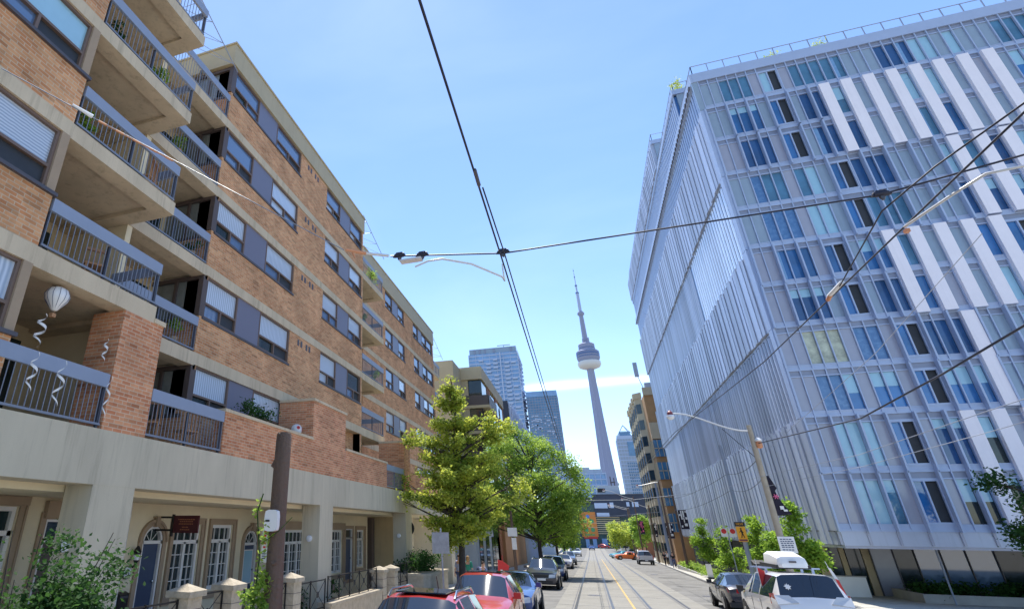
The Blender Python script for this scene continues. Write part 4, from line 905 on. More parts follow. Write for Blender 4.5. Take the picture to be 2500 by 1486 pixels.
def bush(name,loc,dx,dy,h,n,size,m,lab,cat='shrub',group=None):
    e=empty(name,loc,label=lab,cat=cat,group=group); rr=random.Random(int(abs(loc[1])*10)); bl=[(rr.uniform(-dx,dx),rr.uniform(-dy,dy),h*rr.uniform(.3,.7),h*.35) for _ in range(max(6,int(dx*dy*8)))]
    leaves('foliage',m,bl,n,size,e,.1,8); b=MB()
    for _ in range(8): q=bl[rr.randrange(len(bl))]; b.tube([(q[0]*.8,q[1]*.8,0),(q[0],q[1],q[2])],[.012,.005],4)
    b.build('stems',M['bark'],e); return e
bush('parapet_plant',(-8.65,13.9,2.7),.12,.75,.62,900,.07,'leafd','bushy green plant spilling over the brick parapet below the curtained window')
bush('balcony_flowers',(-9.75,27.1,12.85),.12,.8,.75,700,.07,'leaf2','flowering green plants on the upper balcony between the brick wings')
bush('roof_plant',(12.1,41.6,32.95),.3,.6,1.1,500,.1,'leaf1','small bright plant on the second terrace corner of the metal block',group='plants on the metal block terraces')
bush('roof_plant',(12.3,52.0,33.1),.2,.6,1.2,400,.1,'leaf1','small plant on the deep terrace notch of the metal block',group='plants on the metal block terraces')
bush('roof_plant',(16.9,36.6,29.8),.6,.3,.75,500,.08,'leaf1','pale plant behind the roof railing near the corner',group='plants on the metal block terraces')
bush('roof_plant',(19.6,36.6,29.8),.5,.3,.9,500,.08,'leaf1','pale plant behind the roof railing above the long windows',group='plants on the metal block terraces')
# planted strips by the metal block
for i,(x0,x1,y0,y1,lab) in enumerate(((10.4,12.1,40,56,'low planting bed beside the overhang along the right pavement'),(14.8,24,38.5,41.8,'raised planter of dark green plants before the low glass shopfront'),(8.9,10.6,57,80,'long green verge behind the far young maples'))):
    z=gz((y0+y1)/2)+.14; e=empty('planter_bed',((x0+x1)/2,(y0+y1)/2,z),label=lab,cat='planter',group='planters by the metal block')
    hh=.42 if i==1 else .18; b=MB(); dx,dy=(x1-x0)/2,(y1-y0)/2
    b.box(-dx,dx,-dy,-dy+.15,-.6,hh); b.box(-dx,dx,dy-.15,dy,-.6,hh); b.box(-dx,-dx+.15,-dy+.15,dy-.15,-.6,hh); b.box(dx-.15,dx,-dy+.15,dy-.15,-.6,hh); b.build('kerb_wall',M['kerb'],e)
    b=MB(); b.box(-dx+.15,dx-.15,-dy+.15,dy-.15,-.4,hh-.08); b.build('soil',M['soil'],e)
    rr=random.Random(i); bl=[(rr.uniform(-dx+.3,dx-.3),rr.uniform(-dy+.3,dy-.3),hh+.12,.34) for _ in range(int(dx*dy*6))]
    o=leaves('plants','leafd' if i==1 else 'leaf2',bl,7000,.13,e,.16,8); o['kind']='stuff'

# ------------------------------------------------------------------ cars
def car(name,lab,x,y,kind,paint,face=1,group='cars parked along the left kerb',rz=0,rough=.25,rack=False,sc_=1,wmul=1,zoff=0,tilt=None):
    """face=1: front towards the camera (-y); face=-1: tail towards the camera"""
    pm=M.get('paint_'+paint[0])
    if not pm: pm=M['paint_'+paint[0]]=mat('paint_'+paint[0],paint[1],.3,metal=.15,var=.03,coat=1)
    e=empty(name,(x,y,gz(y)+.01+zoff),(0 if face==1 else math.pi)+rz,lab,'car' if kind not in('pickup','van') else {'pickup':'pickup truck','van':'minivan'}[kind],group,rx=-math.atan(.022)*face*(1))
    # stations: (yy, zlow, zbelt, ztop, half width at belt, half width at top); front is -y
    S=dict(
     suv=[(-2.28,.42,.62,.70,.74,.60),(-2.2,.30,.80,.88,.84,.74),(-1.75,.26,.93,.99,.90,.80),(-1.15,.26,1.00,1.06,.92,.80),(-.95,.26,1.02,1.10,.92,.78),(-.25,.26,1.04,1.56,.925,.62),(.0,.26,1.05,1.60,.925,.62),(.08,.26,1.05,1.61,.925,.62),(.85,.26,1.07,1.62,.92,.62),(.93,.26,1.07,1.62,.92,.62),(1.6,.26,1.09,1.58,.90,.60),(1.72,.26,1.1,1.56,.90,.59),(2.1,.30,1.05,1.12,.86,.70),(2.25,.40,.98,1.02,.80,.68)],
     sedan=[(-2.35,.38,.55,.62,.70,.58),(-2.25,.26,.70,.78,.82,.72),(-1.7,.2,.82,.88,.87,.76),(-1.0,.2,.90,.95,.89,.74),(-.85,.2,.91,.97,.89,.72),(-.1,.2,.93,1.38,.89,.56),(.1,.2,.94,1.42,.89,.56),(.18,.2,.94,1.42,.89,.56),(.75,.2,.95,1.42,.89,.55),(.83,.2,.95,1.41,.89,.55),(1.05,.2,.96,1.36,.88,.55),(1.75,.2,.98,1.02,.86,.68),(2.2,.24,.96,1.0,.82,.68),(2.35,.4,.86,.9,.76,.62)],
     van=[(-2.5,.38,.62,.70,.76,.62),(-2.4,.28,.82,.92,.90,.78),(-1.9,.22,.98,1.04,.96,.84),(-1.6,.22,1.02,1.1,.975,.82),(-1.5,.22,1.03,1.16,.975,.8),(-.6,.22,1.06,1.66,.98,.66),(-.3,.22,1.07,1.72,.98,.67),(-.2,.22,1.07,1.72,.98,.67),(.75,.22,1.08,1.73,.98,.68),(.85,.22,1.08,1.73,.98,.68),(2.05,.22,1.08,1.71,.97,.67),(2.2,.22,1.08,1.69,.97,.66),(2.46,.30,1.04,1.12,.93,.78),(2.56,.38,.86,.9,.88,.76)],
     pickup=[(-2.8,.45,.75,.85,.8,.7),(-2.7,.38,1.0,1.08,.95,.85),(-2.0,.36,1.1,1.15,.99,.88),(-1.5,.36,1.14,1.18,1.0,.86),(-1.3,.36,1.16,1.22,1.0,.84),(-.7,.36,1.18,1.78,1.0,.68),(-.4,.36,1.19,1.83,1.0,.68),(-.3,.36,1.19,1.83,1.0,.68),(.4,.36,1.19,1.82,1.0,.68),(.45,.36,1.19,1.82,1.0,.68),(.65,.36,1.19,1.78,1.0,.68),(.8,.36,1.19,1.74,1.0,.66),(.86,.36,1.18,1.2,1.0,.92),(2.75,.42,1.18,1.2,.98,.92)])[kind]
    S=[(a,b_,c,d,w*wmul,t*wmul) for a,b_,c,d,w,t in S]
    n=len(S); vs=[]; K=13
    for (yy,zl,zb,zt_,wb,wt) in S:
        zm=(zl+zb)*.5
        half=[(wb*.80,zl-.02),(wb*.97,zl+.12),(wb*1.02,zm),(wb,zb),(wt+(wb-wt)*.12,zt_-(zt_-zb)*.10 if zt_-zb>.2 else zb+(zt_-zb)*.6),(wt*.86,zt_),]
        L_=[(-a,yy,b2) for a,b2 in half]; Rr_=[(a,yy,b2) for a,b2 in half[::-1]]
        vs+=L_+[(0,yy,zt_+.025)]+Rr_
    fb=[];fw_=[];fs_=[];fr_=[]
    for i in range(n-1):
        hi=[S[i][3]-S[i][2]>.3,S[i+1][3]-S[i+1][2]>.3]
        for j in range(K-1):
            q=(i*K+j,i*K+j+1,(i+1)*K+j+1,(i+1)*K+j); q=q[::-1]
            strip_=j in(3,8); topc=j in(4,5,6,7)
            if kind=='pickup' and yy>9: pass
            L1=S[i+1][0]-S[i][0]
            if topc and hi==[False,True] : fw_.append(q)
            elif topc and hi==[True,False]: fr_.append(q)
            elif strip_ and hi==[True,True] and L1>.15: fs_.append(q)
            else: fb.append(q)
        fb.append(((i)*K,(i+1)*K,(i+1)*K+K-1,i*K+K-1)[::-1])
    fb.append(tuple(range(K))[::-1][::-1]); fb.append(tuple(range((n-1)*K,n*K))[::-1])
    b=MB(); b.add(vs,fb); o=b.build('body',pm,e,38)
    C0=Vector((0,0,.9))
    def sub(fl,name,m):
        if not fl: return None
        used={}; vv=[];ff=[]
        for q in fl:
            t=[]
            for i_ in q:
                if i_ not in used: used[i_]=len(vv); vv.append(vs[i_])
                t.append(used[i_])
            ff.append(t)
        return MB().add(vv,ff).build(name,M[m],e,30)
    sub(fw_,'windshield','carglass'); sub(fr_,'rear_window','carglass'); sub([q for q in fs_ if vs[q[0]][0]<0],'side_window','carglass'); sub([q for q in fs_ if vs[q[0]][0]>=0],'side_window','carglass')
    # body bottom edge, wheels
    rw=.335 if kind in('sedan',) else (.40 if kind=='pickup' else .355); L0=S[0][0];L1=S[-1][0]; W=max(s[4] for s in S)
    for yy in (L0+.93,L1-.95):
        for sx in (-1,1):
            b=MB(); x1=sx*(W+.005); b.lathe((sx*(W*1.02+.002)-.02*sx,yy,rw+.02),[(rw+.07,-.02),(rw+.07,.02)],20,axis='x'); b.build('wheel_arch',M['plast'],e)
            b=MB(); b.lathe((sx*(W-.09),yy,rw),[(rw-.05,-.11),(rw,-.08),(rw,.08),(rw-.05,.115)],22,axis='x'); wl=b.build('wheel',M['tyre'],e,40)
            wl.location.x=sx*.015
            b=MB(); b.lathe((sx*(W+.02),yy,rw),[(rw*.62,-.02),(rw*.62,.012),(rw*.5,.02),(.05,.022)],14,axis='x'); b.build('rim',M['rim'],wl)
    zf=S[1][2]; wf=S[1][4]
    for sx in (-1,1):
        b=MB(); b.prism([(sx*wf*.52,L0+.0,zf-.10),(sx*wf*.98,L0+.16,zf-.06),(sx*wf*1.01,L0+.42,zf+.06),(sx*wf*.60,L0+.10,zf+.04)],(0,-.03,.0)); b.prism([(sx*wf*.5,L0-.0,zf-.17),(sx*wf*.95,L0+.06,zf-.14),(sx*wf*.97,L0+.12,zf+.02),(sx*wf*.55,L0+.03,zf+.0)],(0,-.05,0)); b.build('headlight',M['headl'],e)
        zr=S[-2][2]; wr=S[-2][4]; b=MB()
        if kind=='van': b.prism([(sx*wr*.42,L1-.03,.965),(sx*wr*.99,L1-.04,.90),(sx*wr*1.0,L1-.18,1.13),(sx*wr*.62,L1-.11,1.14)],(0,.03,.035))
        elif kind=='pickup': b.box(sx*wr*.88,sx*wr*1.0,L1-.02,L1+.02,zr-.42,zr-.02)
        else: b.prism([(sx*wr*.55,L1+.0,zr-.22),(sx*wr*1.0,L1-.12,zr-.2),(sx*wr*1.02,L1-.2,zr-.04),(sx*wr*.6,L1-.03,zr-.06)],(0,.04,0))
        b.build('tail_light',M['headl' if kind=='van' else 'taill'],e)
        if kind=='van': MB().prism([(sx*wr*.99,L1-.12,.86),(sx*wr*1.055,L1-.5,.92),(sx*wr*1.04,L1-.55,1.18),(sx*wr*1.0,L1-.22,1.2)],(0,.05,.01)).build('tail_light',M['taill'],e)
        zm=S[4][2]+.04; b=MB(); b.box(sx*(W+.0),sx*(W+.19),S[4][0]+.12,S[4][0]+.26,zm,zm+.15); b.box(sx*(W-.08),sx*W,S[4][0]+.18,S[4][0]+.24,zm+.0,zm+.05); b.build('wing_mirror',pm if face==1 else M['plast'],e)
    b=MB(); b.box(-wf*.5,wf*.5,L0-.035,L0+.05,zf-.16,zf-.02); b.box(-wf*.75,wf*.75,L0-.03,L0+.05,.34,.46); b.build('grille',M['plast'],e)
    b=MB(); b.box(-.24,.24,L0-.05,L0-.03,.48,.60); b.build('front_plate',M['sign_w'],e)
    b=MB(); b.box(-.2,.2,L1+.01,L1+.035,.62 if kind!='pickup' else .5,.74 if kind!='pickup' else .62); b.build('rear_plate',M['sign_w'],e)
    b=MB(); b.box(-W*.96,W*.96,L1-.1,L1+.03,.24 if kind!='pickup' else .42,.42 if kind!='pickup' else .64); b.build('rear_bumper',M['plast'] if kind!='van' else pm,e)
    ys=[s for s in S if s[3]-s[2]>.3]
    if rack:
        for sx in (-1,1):
            b=MB(); x=ys[1][5]*.98*sx; zt_=max(s[3] for s in S); b.tube([(x,ys[0][0]+.15,zt_-.06),(x,ys[0][0]+.35,zt_+.05),(x,ys[-1][0]-.35,zt_+.05),(x,ys[-1][0]-.1,zt_-.05)],.022,6); b.build('roof_rail',M['chrome'],e,40)
    # door gap and handle
    for sx in (-1,1):
        b=MB(); 
        for yy in (ys[1][0]+.05,ys[3][0]+.1 if len(ys)>3 else 0): b.box(sx*(W*1.015),sx*(W*1.022),yy,yy+.012,.35,.98)
        b.build('door_seam',M['plast'],e)
        b=MB(); b.box(sx*W,sx*(W+.03),ys[1][0]+.75,ys[1][0]+.92,.88,.91); b.build('door_handle',pm,e)
    return e
red=('red',(.50,.025,.022)); red2=('tomato_red',(.48,.035,.03))
c1=car('parked_car','red SUV with dark glass roof panel and silver roof rails, nearest in the left row',-2.98,10.9,'suv',red,rack=True,zoff=-.05)
b=MB(); b.box(-.46,.46,-.12,.92,1.634,1.652); b.build('sunroof',M['carglass'],c1)
b=MB(); b.tube([(0,1.25,1.62),(0,1.1,1.85)],.008,5); b.build('antenna',M['plast'],c1)
c2=car('parked_car','plain red car with a sun glare on its windshield, second in the left row',-3.12,18.3,'suv',red2)
b=MB(); b.box(-.5,.5,.1,.95,1.634,1.65); b.build('sunroof',M['carglass'],c2)
car('parked_car','bright blue car tucked right behind the second red car',-3.1,25.2,'sedan',('deep_blue',(.01,.05,.22)))
car('parked_car','dark grey SUV with glaring windshield parked past a gap in the left row',-3.12,40.8,'suv',('graphite',(.035,.035,.05)),rack=True)
car('parked_car','dark blue car directly behind the dark grey SUV',-3.1,50.5,'suv',('navy',(.015,.04,.16)))
car('parked_car','silver white sedan between the blue car and the tall navy SUV',-3.3,75,'sedan',('silver',(.62,.60,.64)))
car('parked_car','tall slate blue SUV behind the silver sedan',-3.3,90,'suv',('slate',(.06,.09,.17)),sc_=1)
car('parked_car','white car farthest along the left row',-3.6,150,'suv',('white',(.72,.72,.72)))
car('moving_car','small blue car coming up the far end of the tram tracks',-.3,225,'suv',('blue',(.02,.09,.40)),group='cars far up the street')
car('moving_car','small red car at the far end of the street',4.4,258,'suv',red2,group='cars far up the street',rz=1.2)
car('parked_car','black car under the trees left of the far tracks',-5.3,185,'suv',('black',(.02,.02,.025)),group='cars far up the street')
taxi=car('taxi','bright orange taxi turning across the right lane',6.0,131,'sedan',('taxi_orange',(.75,.16,.02)),group='taxis turning at the junction',rz=R(-78),wmul=.97)
car('taxi','turquoise and orange car half hidden behind the orange taxi',5.4,140,'sedan',('turquoise',(.12,.5,.55)),group='taxis turning at the junction',rz=R(-60))
car('pickup_truck','silver pickup truck seen from behind beside the right kerb',7.05,100.5,'pickup',('pickup_silver',(.55,.54,.58)),face=-1,group=None)
car('parked_car','blue and white car in front of the parked delivery van',9.3,170,'sedan',('pale_blue',(.4,.5,.65)),group='cars far up the street')
e=empty('delivery_van',(8.2,182,gz(182)),label='tall white delivery van parked far up the right side',cat='van',group='cars far up the street')
b=MB(); b.box(-1.0,1.0,-2.6,2.6,.45,3.0); b.box(-1.0,1.0,-3.6,-2.6,.45,1.6); b.prism([(-1,-3.3,1.6),(-1,-2.6,1.6),(-1,-2.6,2.6)],(2,0,0)); b.build('body',M['white'],e)
b=MB(); b.prism([(-.9,-3.33,1.62),(.9,-3.33,1.62),(.9,-2.66,2.5),(-.9,-2.66,2.5)],(0,-.03,.02)); b.build('windshield',M['carglass'],e)
for yy in (-2.7,1.7):
    for xx in (-.95,.95): MB().lathe((xx,yy,.38),[(.38,-.12),(.38,.12)],16,axis='x').build('wheel',M['tyre'],e)
car('parked_car','dark sedan at the right kerb in front of the white minivan',5.75,31.6,'sedan',('charcoal',(.028,.03,.045)),face=-1,group=None)
v=car('minivan','white minivan with a roof box and two small flags seen from behind',5.75,24.1,'van',('pearl_white',(.80,.79,.80)),face=-1,group=None,wmul=1.0)
for yy in (-.2,.9):
    b=MB(); b.box(-.82,.82,yy-.04,yy+.04,1.82,1.86); b.box(-.66,-.6,yy-.03,yy+.03,1.70,1.82); b.box(.6,.66,yy-.03,yy+.03,1.70,1.82); b.build('roof_bar',M['alu'],v)
b=MB()   # leaf sticker on the rear window
pts=[(0,-.11),(.03,-.05),(.09,-.07),(.07,-.0),(.13,.04),(.07,.06),(.06,.11),(.02,.08),(0,.15),(-.02,.08),(-.06,.11),(-.07,.06),(-.13,.04),(-.07,0),(-.09,-.07),(-.03,-.05)]
b.prism([(.52+p[0],2.355+(.03-p[1])*.42,1.40-(.03-p[1])*.9) for p in [(q[0]*.75,q[1]*.75) for q in pts]],(0,.012,.006)); b.build('leaf_sticker',M['sign_w'],v)
rb=empty('roof_box',(5.75,23.6,gz(23.6)+1.87),label='white roof cargo box strapped on top of the minivan',cat='roof box')
b=MB()
secs=[(-1.0,.30,.12),(-.9,.40,.30),(-.2,.44,.42),(.6,.40,.40),(1.05,.28,.22),(1.12,.2,.14)]
vs=[];fs=[]
for yy,wd,h in secs: vs+=[(-wd,yy,.03),(-wd*1.02,yy,.12),(-wd*.92,yy,h*.8+.04),(-wd*.6,yy,h+.04),(wd*.6,yy,h+.04),(wd*.92,yy,h*.8+.04),(wd*1.02,yy,.12),(wd,yy,.03)]
for i in range(5):
    for j in range(8): fs.append((i*8+j,i*8+(j+1)%8,(i+1)*8+(j+1)%8,(i+1)*8+j)[::-1])
fs+=[tuple(range(8)),tuple(range(40,48))[::-1]]
b.add(vs,fs); b.build('lid',M['white'],rb,35)
b=MB(); b.box(-.46,.46,-.92,1.0,.0,.10); b.build('base',M['plast'],rb); b=MB(); b.box(-.09,.09,-1.03,-.93,.17,.22); b.build('latch',M['sill'],rb)
for i,(x,lab) in enumerate(((4.86,'small red flag clipped to the left window of the white minivan'),(6.62,'small red and white maple leaf flag on the right side of the minivan'))):
    e=empty('car_flag',(x,23.1 if i==0 else 22.3,gz(23)+1.25),label=lab,cat='flag'); b=MB(); b.tube([(0,0,0),(.0,0,.85)] if i==0 else [(.08,0,0),(-.12,0,.85)],.008,5); b.build('stick',M['white'],e)
    if i==0: b=MB(); b.prism([(.01,0,.1),(.16,.02,.05),(.18,-.02,.5),(.01,0,.6)],(0,.01,0)); b.build('cloth',M['red'],e)
    else:
        b=MB(); b.prism([(.08,0,.0),(.17,.02,-.02),(.08,0,.36),(-.02,.0,.4)],(0,.01,0)); b.prism([(-.12,0,.85),(-.06,.02,.6),(-.09,0,.56),(-.06,0,.65)],(0,.01,0)); b.build('red_cloth',M['red'],e)
        b=MB(); b.prism([(-.02,0,.4),(.08,0,.36),(-.03,0,.66),(-.1,0,.7)],(0,.01,0)); b.build('white_cloth',M['white'],e)
# ------------------------------------------------------------------ poles, lamps, signs, wires
def banner(e,x0,x1,z0,z1,y,pk=False):
    b=MB(); b.box(x0-.25,x1+.03,y-.015,y+.015,z1-.03,z1+.0); b.box(x0-.25,x1+.03,y-.015,y+.015,z0,z0+.03); b.build('banner_arm',M['poles'],e)
    b=MB(); k=6; vs=[];
    for i in range(k+1):
        z=z0+.03+(z1-z0-.06)*i/k; w=.05*math.sin(i*1.7); vs+=[(x0,y+w,z),(x1,y-w,z),(x1,y-w+.02,z),(x0,y+w+.02,z)]
    fs=[]
    for i in range(k):
        for j in range(4): fs.append((i*4+j,i*4+(j+1)%4,i*4+4+(j+1)%4,i*4+4+j))
    fs+=[(0,3,2,1),(k*4,k*4+1,k*4+2,k*4+3)]
    b.add(vs,fs); c=b.build('banner',M['bannerb'],e)
    w=x1-x0; h=z1-z0; b=MB()
    for (u0,u1,v0,v1) in ((.25,.4,.5,.95),(.48,.66,.62,.95),(.48,.6,.35,.6),(.05,.22,.68,.78),(.74,.95,.5,.62),(.5,.85,.16,.3),(.1,.28,.1,.2),(.8,.95,.85,.95)): b.box(x0+u0*w,x0+u1*w,y-.085,y-.07,z0+v0*h,z0+v1*h)
    b.build('banner_print',M['pink' if pk else 'sign_w'],c)
def pole(x,y,ztop,r,m,lab,arm=None,name='street_pole',group='poles along the right kerb',lean=0):
    e=empty(name,(x,y,gz(y)+.14),label=lab,cat='street pole',group=group); h=ztop-gz(y)-.14
    b=MB(); b.tube([(0,0,0),(lean*.5,0,h*.5),(lean,0,h)],[r,r*.85,r*.66],12); b.build('pole',M[m],e,40)
    if arm:
        (dx,dz0,dz1)=arm; b=MB(); n=12; pts=[]
        for i in range(n+1):
            t=i/n; s_=t*t*(3-2*t); pts.append((lean-r*.5-dx*t,0,h+dz0+(dz1-dz0)*s_))
        b.tube(pts,[.035]*(n+1),7); b.build('lamp_arm',M['armw'],e,40)
        q=pts[-1]; b=MB(); b.lathe((q[0]-.1,0,q[2]-.06),[(.03,-.02),(.13,.0),(.12,.12),(.05,.2),(.0,.22)],14); lh=b.build('lamp_head',M['lampr'],e,30)
        b=MB(); b.lathe((q[0]-.1,0,q[2]-.08),[(.02,-.22),(.13,-.18),(.19,-.08),(.17,.0),(.1,.03)],16); b.build('lamp_glass',M['lampg'],lh,40)
    return e
e=pole(7.6,30.6,4.45,.15,'polec','concrete street lamp pole with torn black banner beside the white minivan',(2.95,-.25,.72))
b=MB(); h0=-gz(30.6)-.14; b.tube([(-1.1,0,h0+4.35),(.05,0,h0+2.85)],.014,5); b.build('brace_wire',M['wire'],e)
zo=h0
b=MB(); b.prism([(.12,-.05,zo+2.24),(.2,-.05,zo+2.24),(.36,-.1,zo+1.72),(.27,-.06,zo+1.6),(.4,-.02,zo+1.2),(.62,-.08,zo+.72),(.66,-.06,zo+.66),(.12,-.0,zo+.62),(.05,-.04,zo+1.3),(.12,-.03,zo+1.65),(.08,-.06,zo+1.75)],(0,.04,.0)); bn=b.build('torn_banner',M['bannerb'],e)
b=MB(); 
for a in range(6): 
    t=a*math.pi/3; b.tube([(.24,-.1,zo+1.38),(.24+.11*math.cos(t),-.12,zo+1.38+.11*math.sin(t))],.018,4)
b.build('pink_print',M['pink'],bn); b=MB(); b.box(.28,.42,-.1,-.06,zo+.86,zo+1.0); b.box(.38,.52,-.12,-.07,zo+.78,zo+.86); b.build('white_print',M['sign_w'],bn)
ps=empty('parking_sign',(7.72,30.38,-.5),label='white parking notice strapped to the concrete lamp pole',cat='sign')
b=MB(); b.box(-.3,.3,-.02,.0,-.32,.3); b.build('plate',M['sign_w'],ps)
b=MB()
for z in (.2,.12,.05,-.03,-.1,-.2):
    x=-.22
    while x<.2: q=rng.uniform(.05,.1); b.box(x,min(x+q,.24),-.026,-.02,z-.018,z+.018); x+=q+.025
b.build('printed_lines',M['denim'],ps)
tr=empty('cable_insulator',(7.78,30.5,3.66),label='orange and white cable clamp on the concrete lamp pole',cat='insulator')
b=MB(); b.lathe((0,0,0),[(.06,-.25),(.12,-.2),(.13,.0),(.09,.05)],12); b.build('orange_bell',M['orange'],tr,30); b=MB(); b.lathe((0,0,0),[(.12,.05),(.15,.1),(.08,.2),(.02,.22)],12); b.build('white_cap',M['white'],tr,30)
pole(8.2,40.2,4.75,.13,'poles','plain blue-grey steel pole carrying the orange pedestrian sign')
ps=empty('pedestrian_sign',(8.1,39.95,-.05),label='tall orange sign with a black walking figure on the steel pole',cat='sign')
b=MB(); b.box(-.23,.23,-.02,.0,-.5,.28); b.build('plate',M['sign_y'],ps); b=MB(); b.box(-.25,-.12,-.025,.0,.29,.52); b.box(.12,.25,-.025,.0,.29,.52); b.box(-.12,.12,-.024,.0,.29,.52); h_=b.build('header_plate',M['blackp'],ps)
text('NEW',.16,(0,-.03,.41),RY,M['sign_y'],ps,ext=.003)
b=MB(); b.box(-.2,.2,-.026,-.02,-.47,-.37); b.build('footer_plate',M['lampr'],ps)
b=MB(); b.lathe((0,-.03,.17),[(.04,-.005),(.04,.005)],12,axis='y'); b.tube([(0,-.03,.12),(.02,-.03,-.06)],.04,6); b.tube([(.02,-.03,-.06),(.1,-.03,-.3)],.022,5); b.tube([(.02,-.03,-.06),(-.05,-.03,-.3)],.022,5); b.tube([(0,-.03,.1),(-.1,-.03,-.02)],.016,5); b.tube([(0,-.03,.1),(.09,-.03,-.04)],.016,5); b.build('walking_figure',M['blackp'],ps)
for i,(x,y,lab) in enumerate(((8.25,45.6,'left of the two small round no-parking signs'),(8.75,45.6,'right of the two small round no-parking signs'))):
    e=empty('no_parking_sign',(x,y,-.05),label=lab,cat='sign',group='round no-parking signs on one post'); b=MB(); b.box(-.19,.19,-.015,.0,-.3,.2); b.build('plate',M['sign_w'],e)
    b=MB(); b.lathe((0,-.02,.03),[(.10,-.005),(.15,-.005),(.15,.005),(.10,.005)],20,axis='y'); b.tube([(-.09,-.03,.12),(.09,-.03,-.06)],.018,5); b.build('red_ring',M['red'],e)
tag(MB().tube([(8.5,45.7,gz(45.6)+.14),(8.45,45.7,.1)],.03,8).build('sign_post',M['poles']),'thin post between the young maples holding the round signs','post')
e=pole(9.12,73,4.3,.15,'wood','brown wooden pole with black banner in front of the far metal facade'); b0=-gz(73)-.14; banner(e,.15,.95,b0+.12,b0+2.05,-.1)
e=pole(9.6,91.8,6.0,.2,'poles','wide grey steel pole with black banner in front of the tan building',lean=.0); b0=-gz(91.8)-.14; banner(e,.2,1.05,b0-1.0,b0+.96,-.1)
e=pole(9.5,107,3.7,.14,'wood','brown pole with a black banner behind the pickup truck',(3.6,-.3,1.0)); b0=-gz(107)-.14; banner(e,.2,.9,b0-.97,b0+1.05,-.1)
e=pole(9.85,90,6.1,.14,'wood','dark pole with the highest curved lamp arm beside the tan building',(2.6,-.05,-.45))
pole(7.6,130,4.0,.15,'wood','pole with drooping lamp arm above the orange taxi',(3.0,-.3,.4)); 
e=pole(8.2,118,5.6,.13,'wood','pole with pink and black banner among the pale trees',(4.6,-.4,1.1)); b0=-gz(118)-.14; banner(e,.2,.9,b0-.6,b0+1.5,-.1,True)
pole(9.4,155,5.0,.14,'wood','farthest visible pole on the right side',(4.2,-.3,.5)); pole(-6.3,120,3.8,.14,'wood','far pole on the left side with lamp arm over the street',None,group='poles along the left kerb')
e=pole(-5.6,47.5,1.3,.13,'wood','brown pole with white box signs beyond the big linden',None,group='poles along the left kerb')
b=MB(); zz=-gz(47.5)-.14; b.box(-.35,.35,-.2,-.15,zz-.5,zz+.1); b.box(-.1,.25,-.25,-.18,zz-1.4,zz-.6); b.build('sign_boxes',M['sign_w'],e)
# cut off wooden pole on the left with box, notice strip and vine
e=empty('wooden_pole_stump',(-5.17,9.42,gz(9.42)+.14),label='cut-off rough wooden pole overgrown with vine on the left pavement',cat='street pole'); h=1.62-gz(9.42)-.14
b=MB(); b.tube([(0,0,0),(.01,0,1.2),(-.01,.0,2.4),(.0,0,3.3),(.015,0,h-.05),(.015,0,h)],[.185,.165,.15,.15,.145,.12],14); b.build('pole',M['wood'],e,50)
b=MB(); b.tube([(-.11,-.06,h-.62),(-.15,-.08,h-.6),(-.11,-.05,h-.5)],.03,6); b.tube([(.05,-.13,1.9),(.06,-.17,1.93)],.04,6); b.build('knot',M['wood'],e,50)
e=empty('white_utility_box',(-5.16,9.24,.105),label='white plastic box strapped to the wooden pole',cat='box'); b=MB()
pts=[];
for a in range(16):
    t=2*math.pi*a/16; pts.append((.125*max(-1,min(1,1.25*math.cos(t))),-.0,.17*max(-1,min(1,1.25*math.sin(t)))))
b.prism(pts,(0,-.1,0)); b.build('cover',M['white'],e,30); b=MB(); b.box(-.1,-.02,-.108,-.1,-.02,.01); b.build('dark_label',M['blackp'],e)
e=empty('parking_notice_strip',(-5.33,9.3,-.29),label='narrow white notice strip with red marks on the wooden pole',cat='sign'); b=MB(); b.box(-.055,.055,-.01,.0,-.26,.26); b.build('plate',M['sign_w'],e)
b=MB(); 
for i in range(5): b.box(-.025,.025,-.015,-.01,.2-i*.06,.23-i*.06)
b.build('red_marks',M['red'],e); b=MB()
for i in range(4): b.box(-.035,.035,-.015,-.01,-.1-i*.035,-.085-i*.035)
b.build('grey_marks',M['denim'],e)
e=empty('climbing_vine',(-5.3,9.3,gz(9.3)+.14),label='green vine climbing the lower half of the wooden pole',cat='plant'); rr=random.Random(3); bl=[(rr.uniform(-.2,.08)-.0,-.12+rr.uniform(-.08,.08),z,.16) for z in np.arange(.1,1.75,.11)]+[(.02,-.1,z,.07) for z in np.arange(1.7,2.6,.12)]+[(-.17,-.1,z,.05) for z in np.arange(2.3,2.9,.15)]+[(.27,-.1,2.35,.05),(.4,-.1,2.42,.05),(.5,-.1,.75,.07)]
leaves('foliage','leaf2',bl,1500,.075,e,.05,6); b=MB(); b.tube([(-.05,-.1,0),(-.1,-.14,1.0),(-.02,-.16,2.0),(-.16,-.12,2.7),(-.02,-.2,3.0)],.012,5); b.tube([(-.02,-.16,2.2),(.3,-.15,2.4),(.55,-.15,2.62)],.006,4); b.build('stem',M['leafd'],e)
# grey back of a road sign
e=empty('road_sign_back',(-4.9,20.7,gz(20.7)+.14),label='scuffed grey back of a road sign on a thin post before the linden',cat='sign'); zz=-gz(20.7)-.14
b=MB(); b.tube([(.02,0,0),(.0,0,zz+.02)],.03,8); b.build('post',M['signback'],e); b=MB(); b.box(-.31,.29,-.06,-.04,zz-.78,zz-.12); b.build('plate',M['signback'],e)
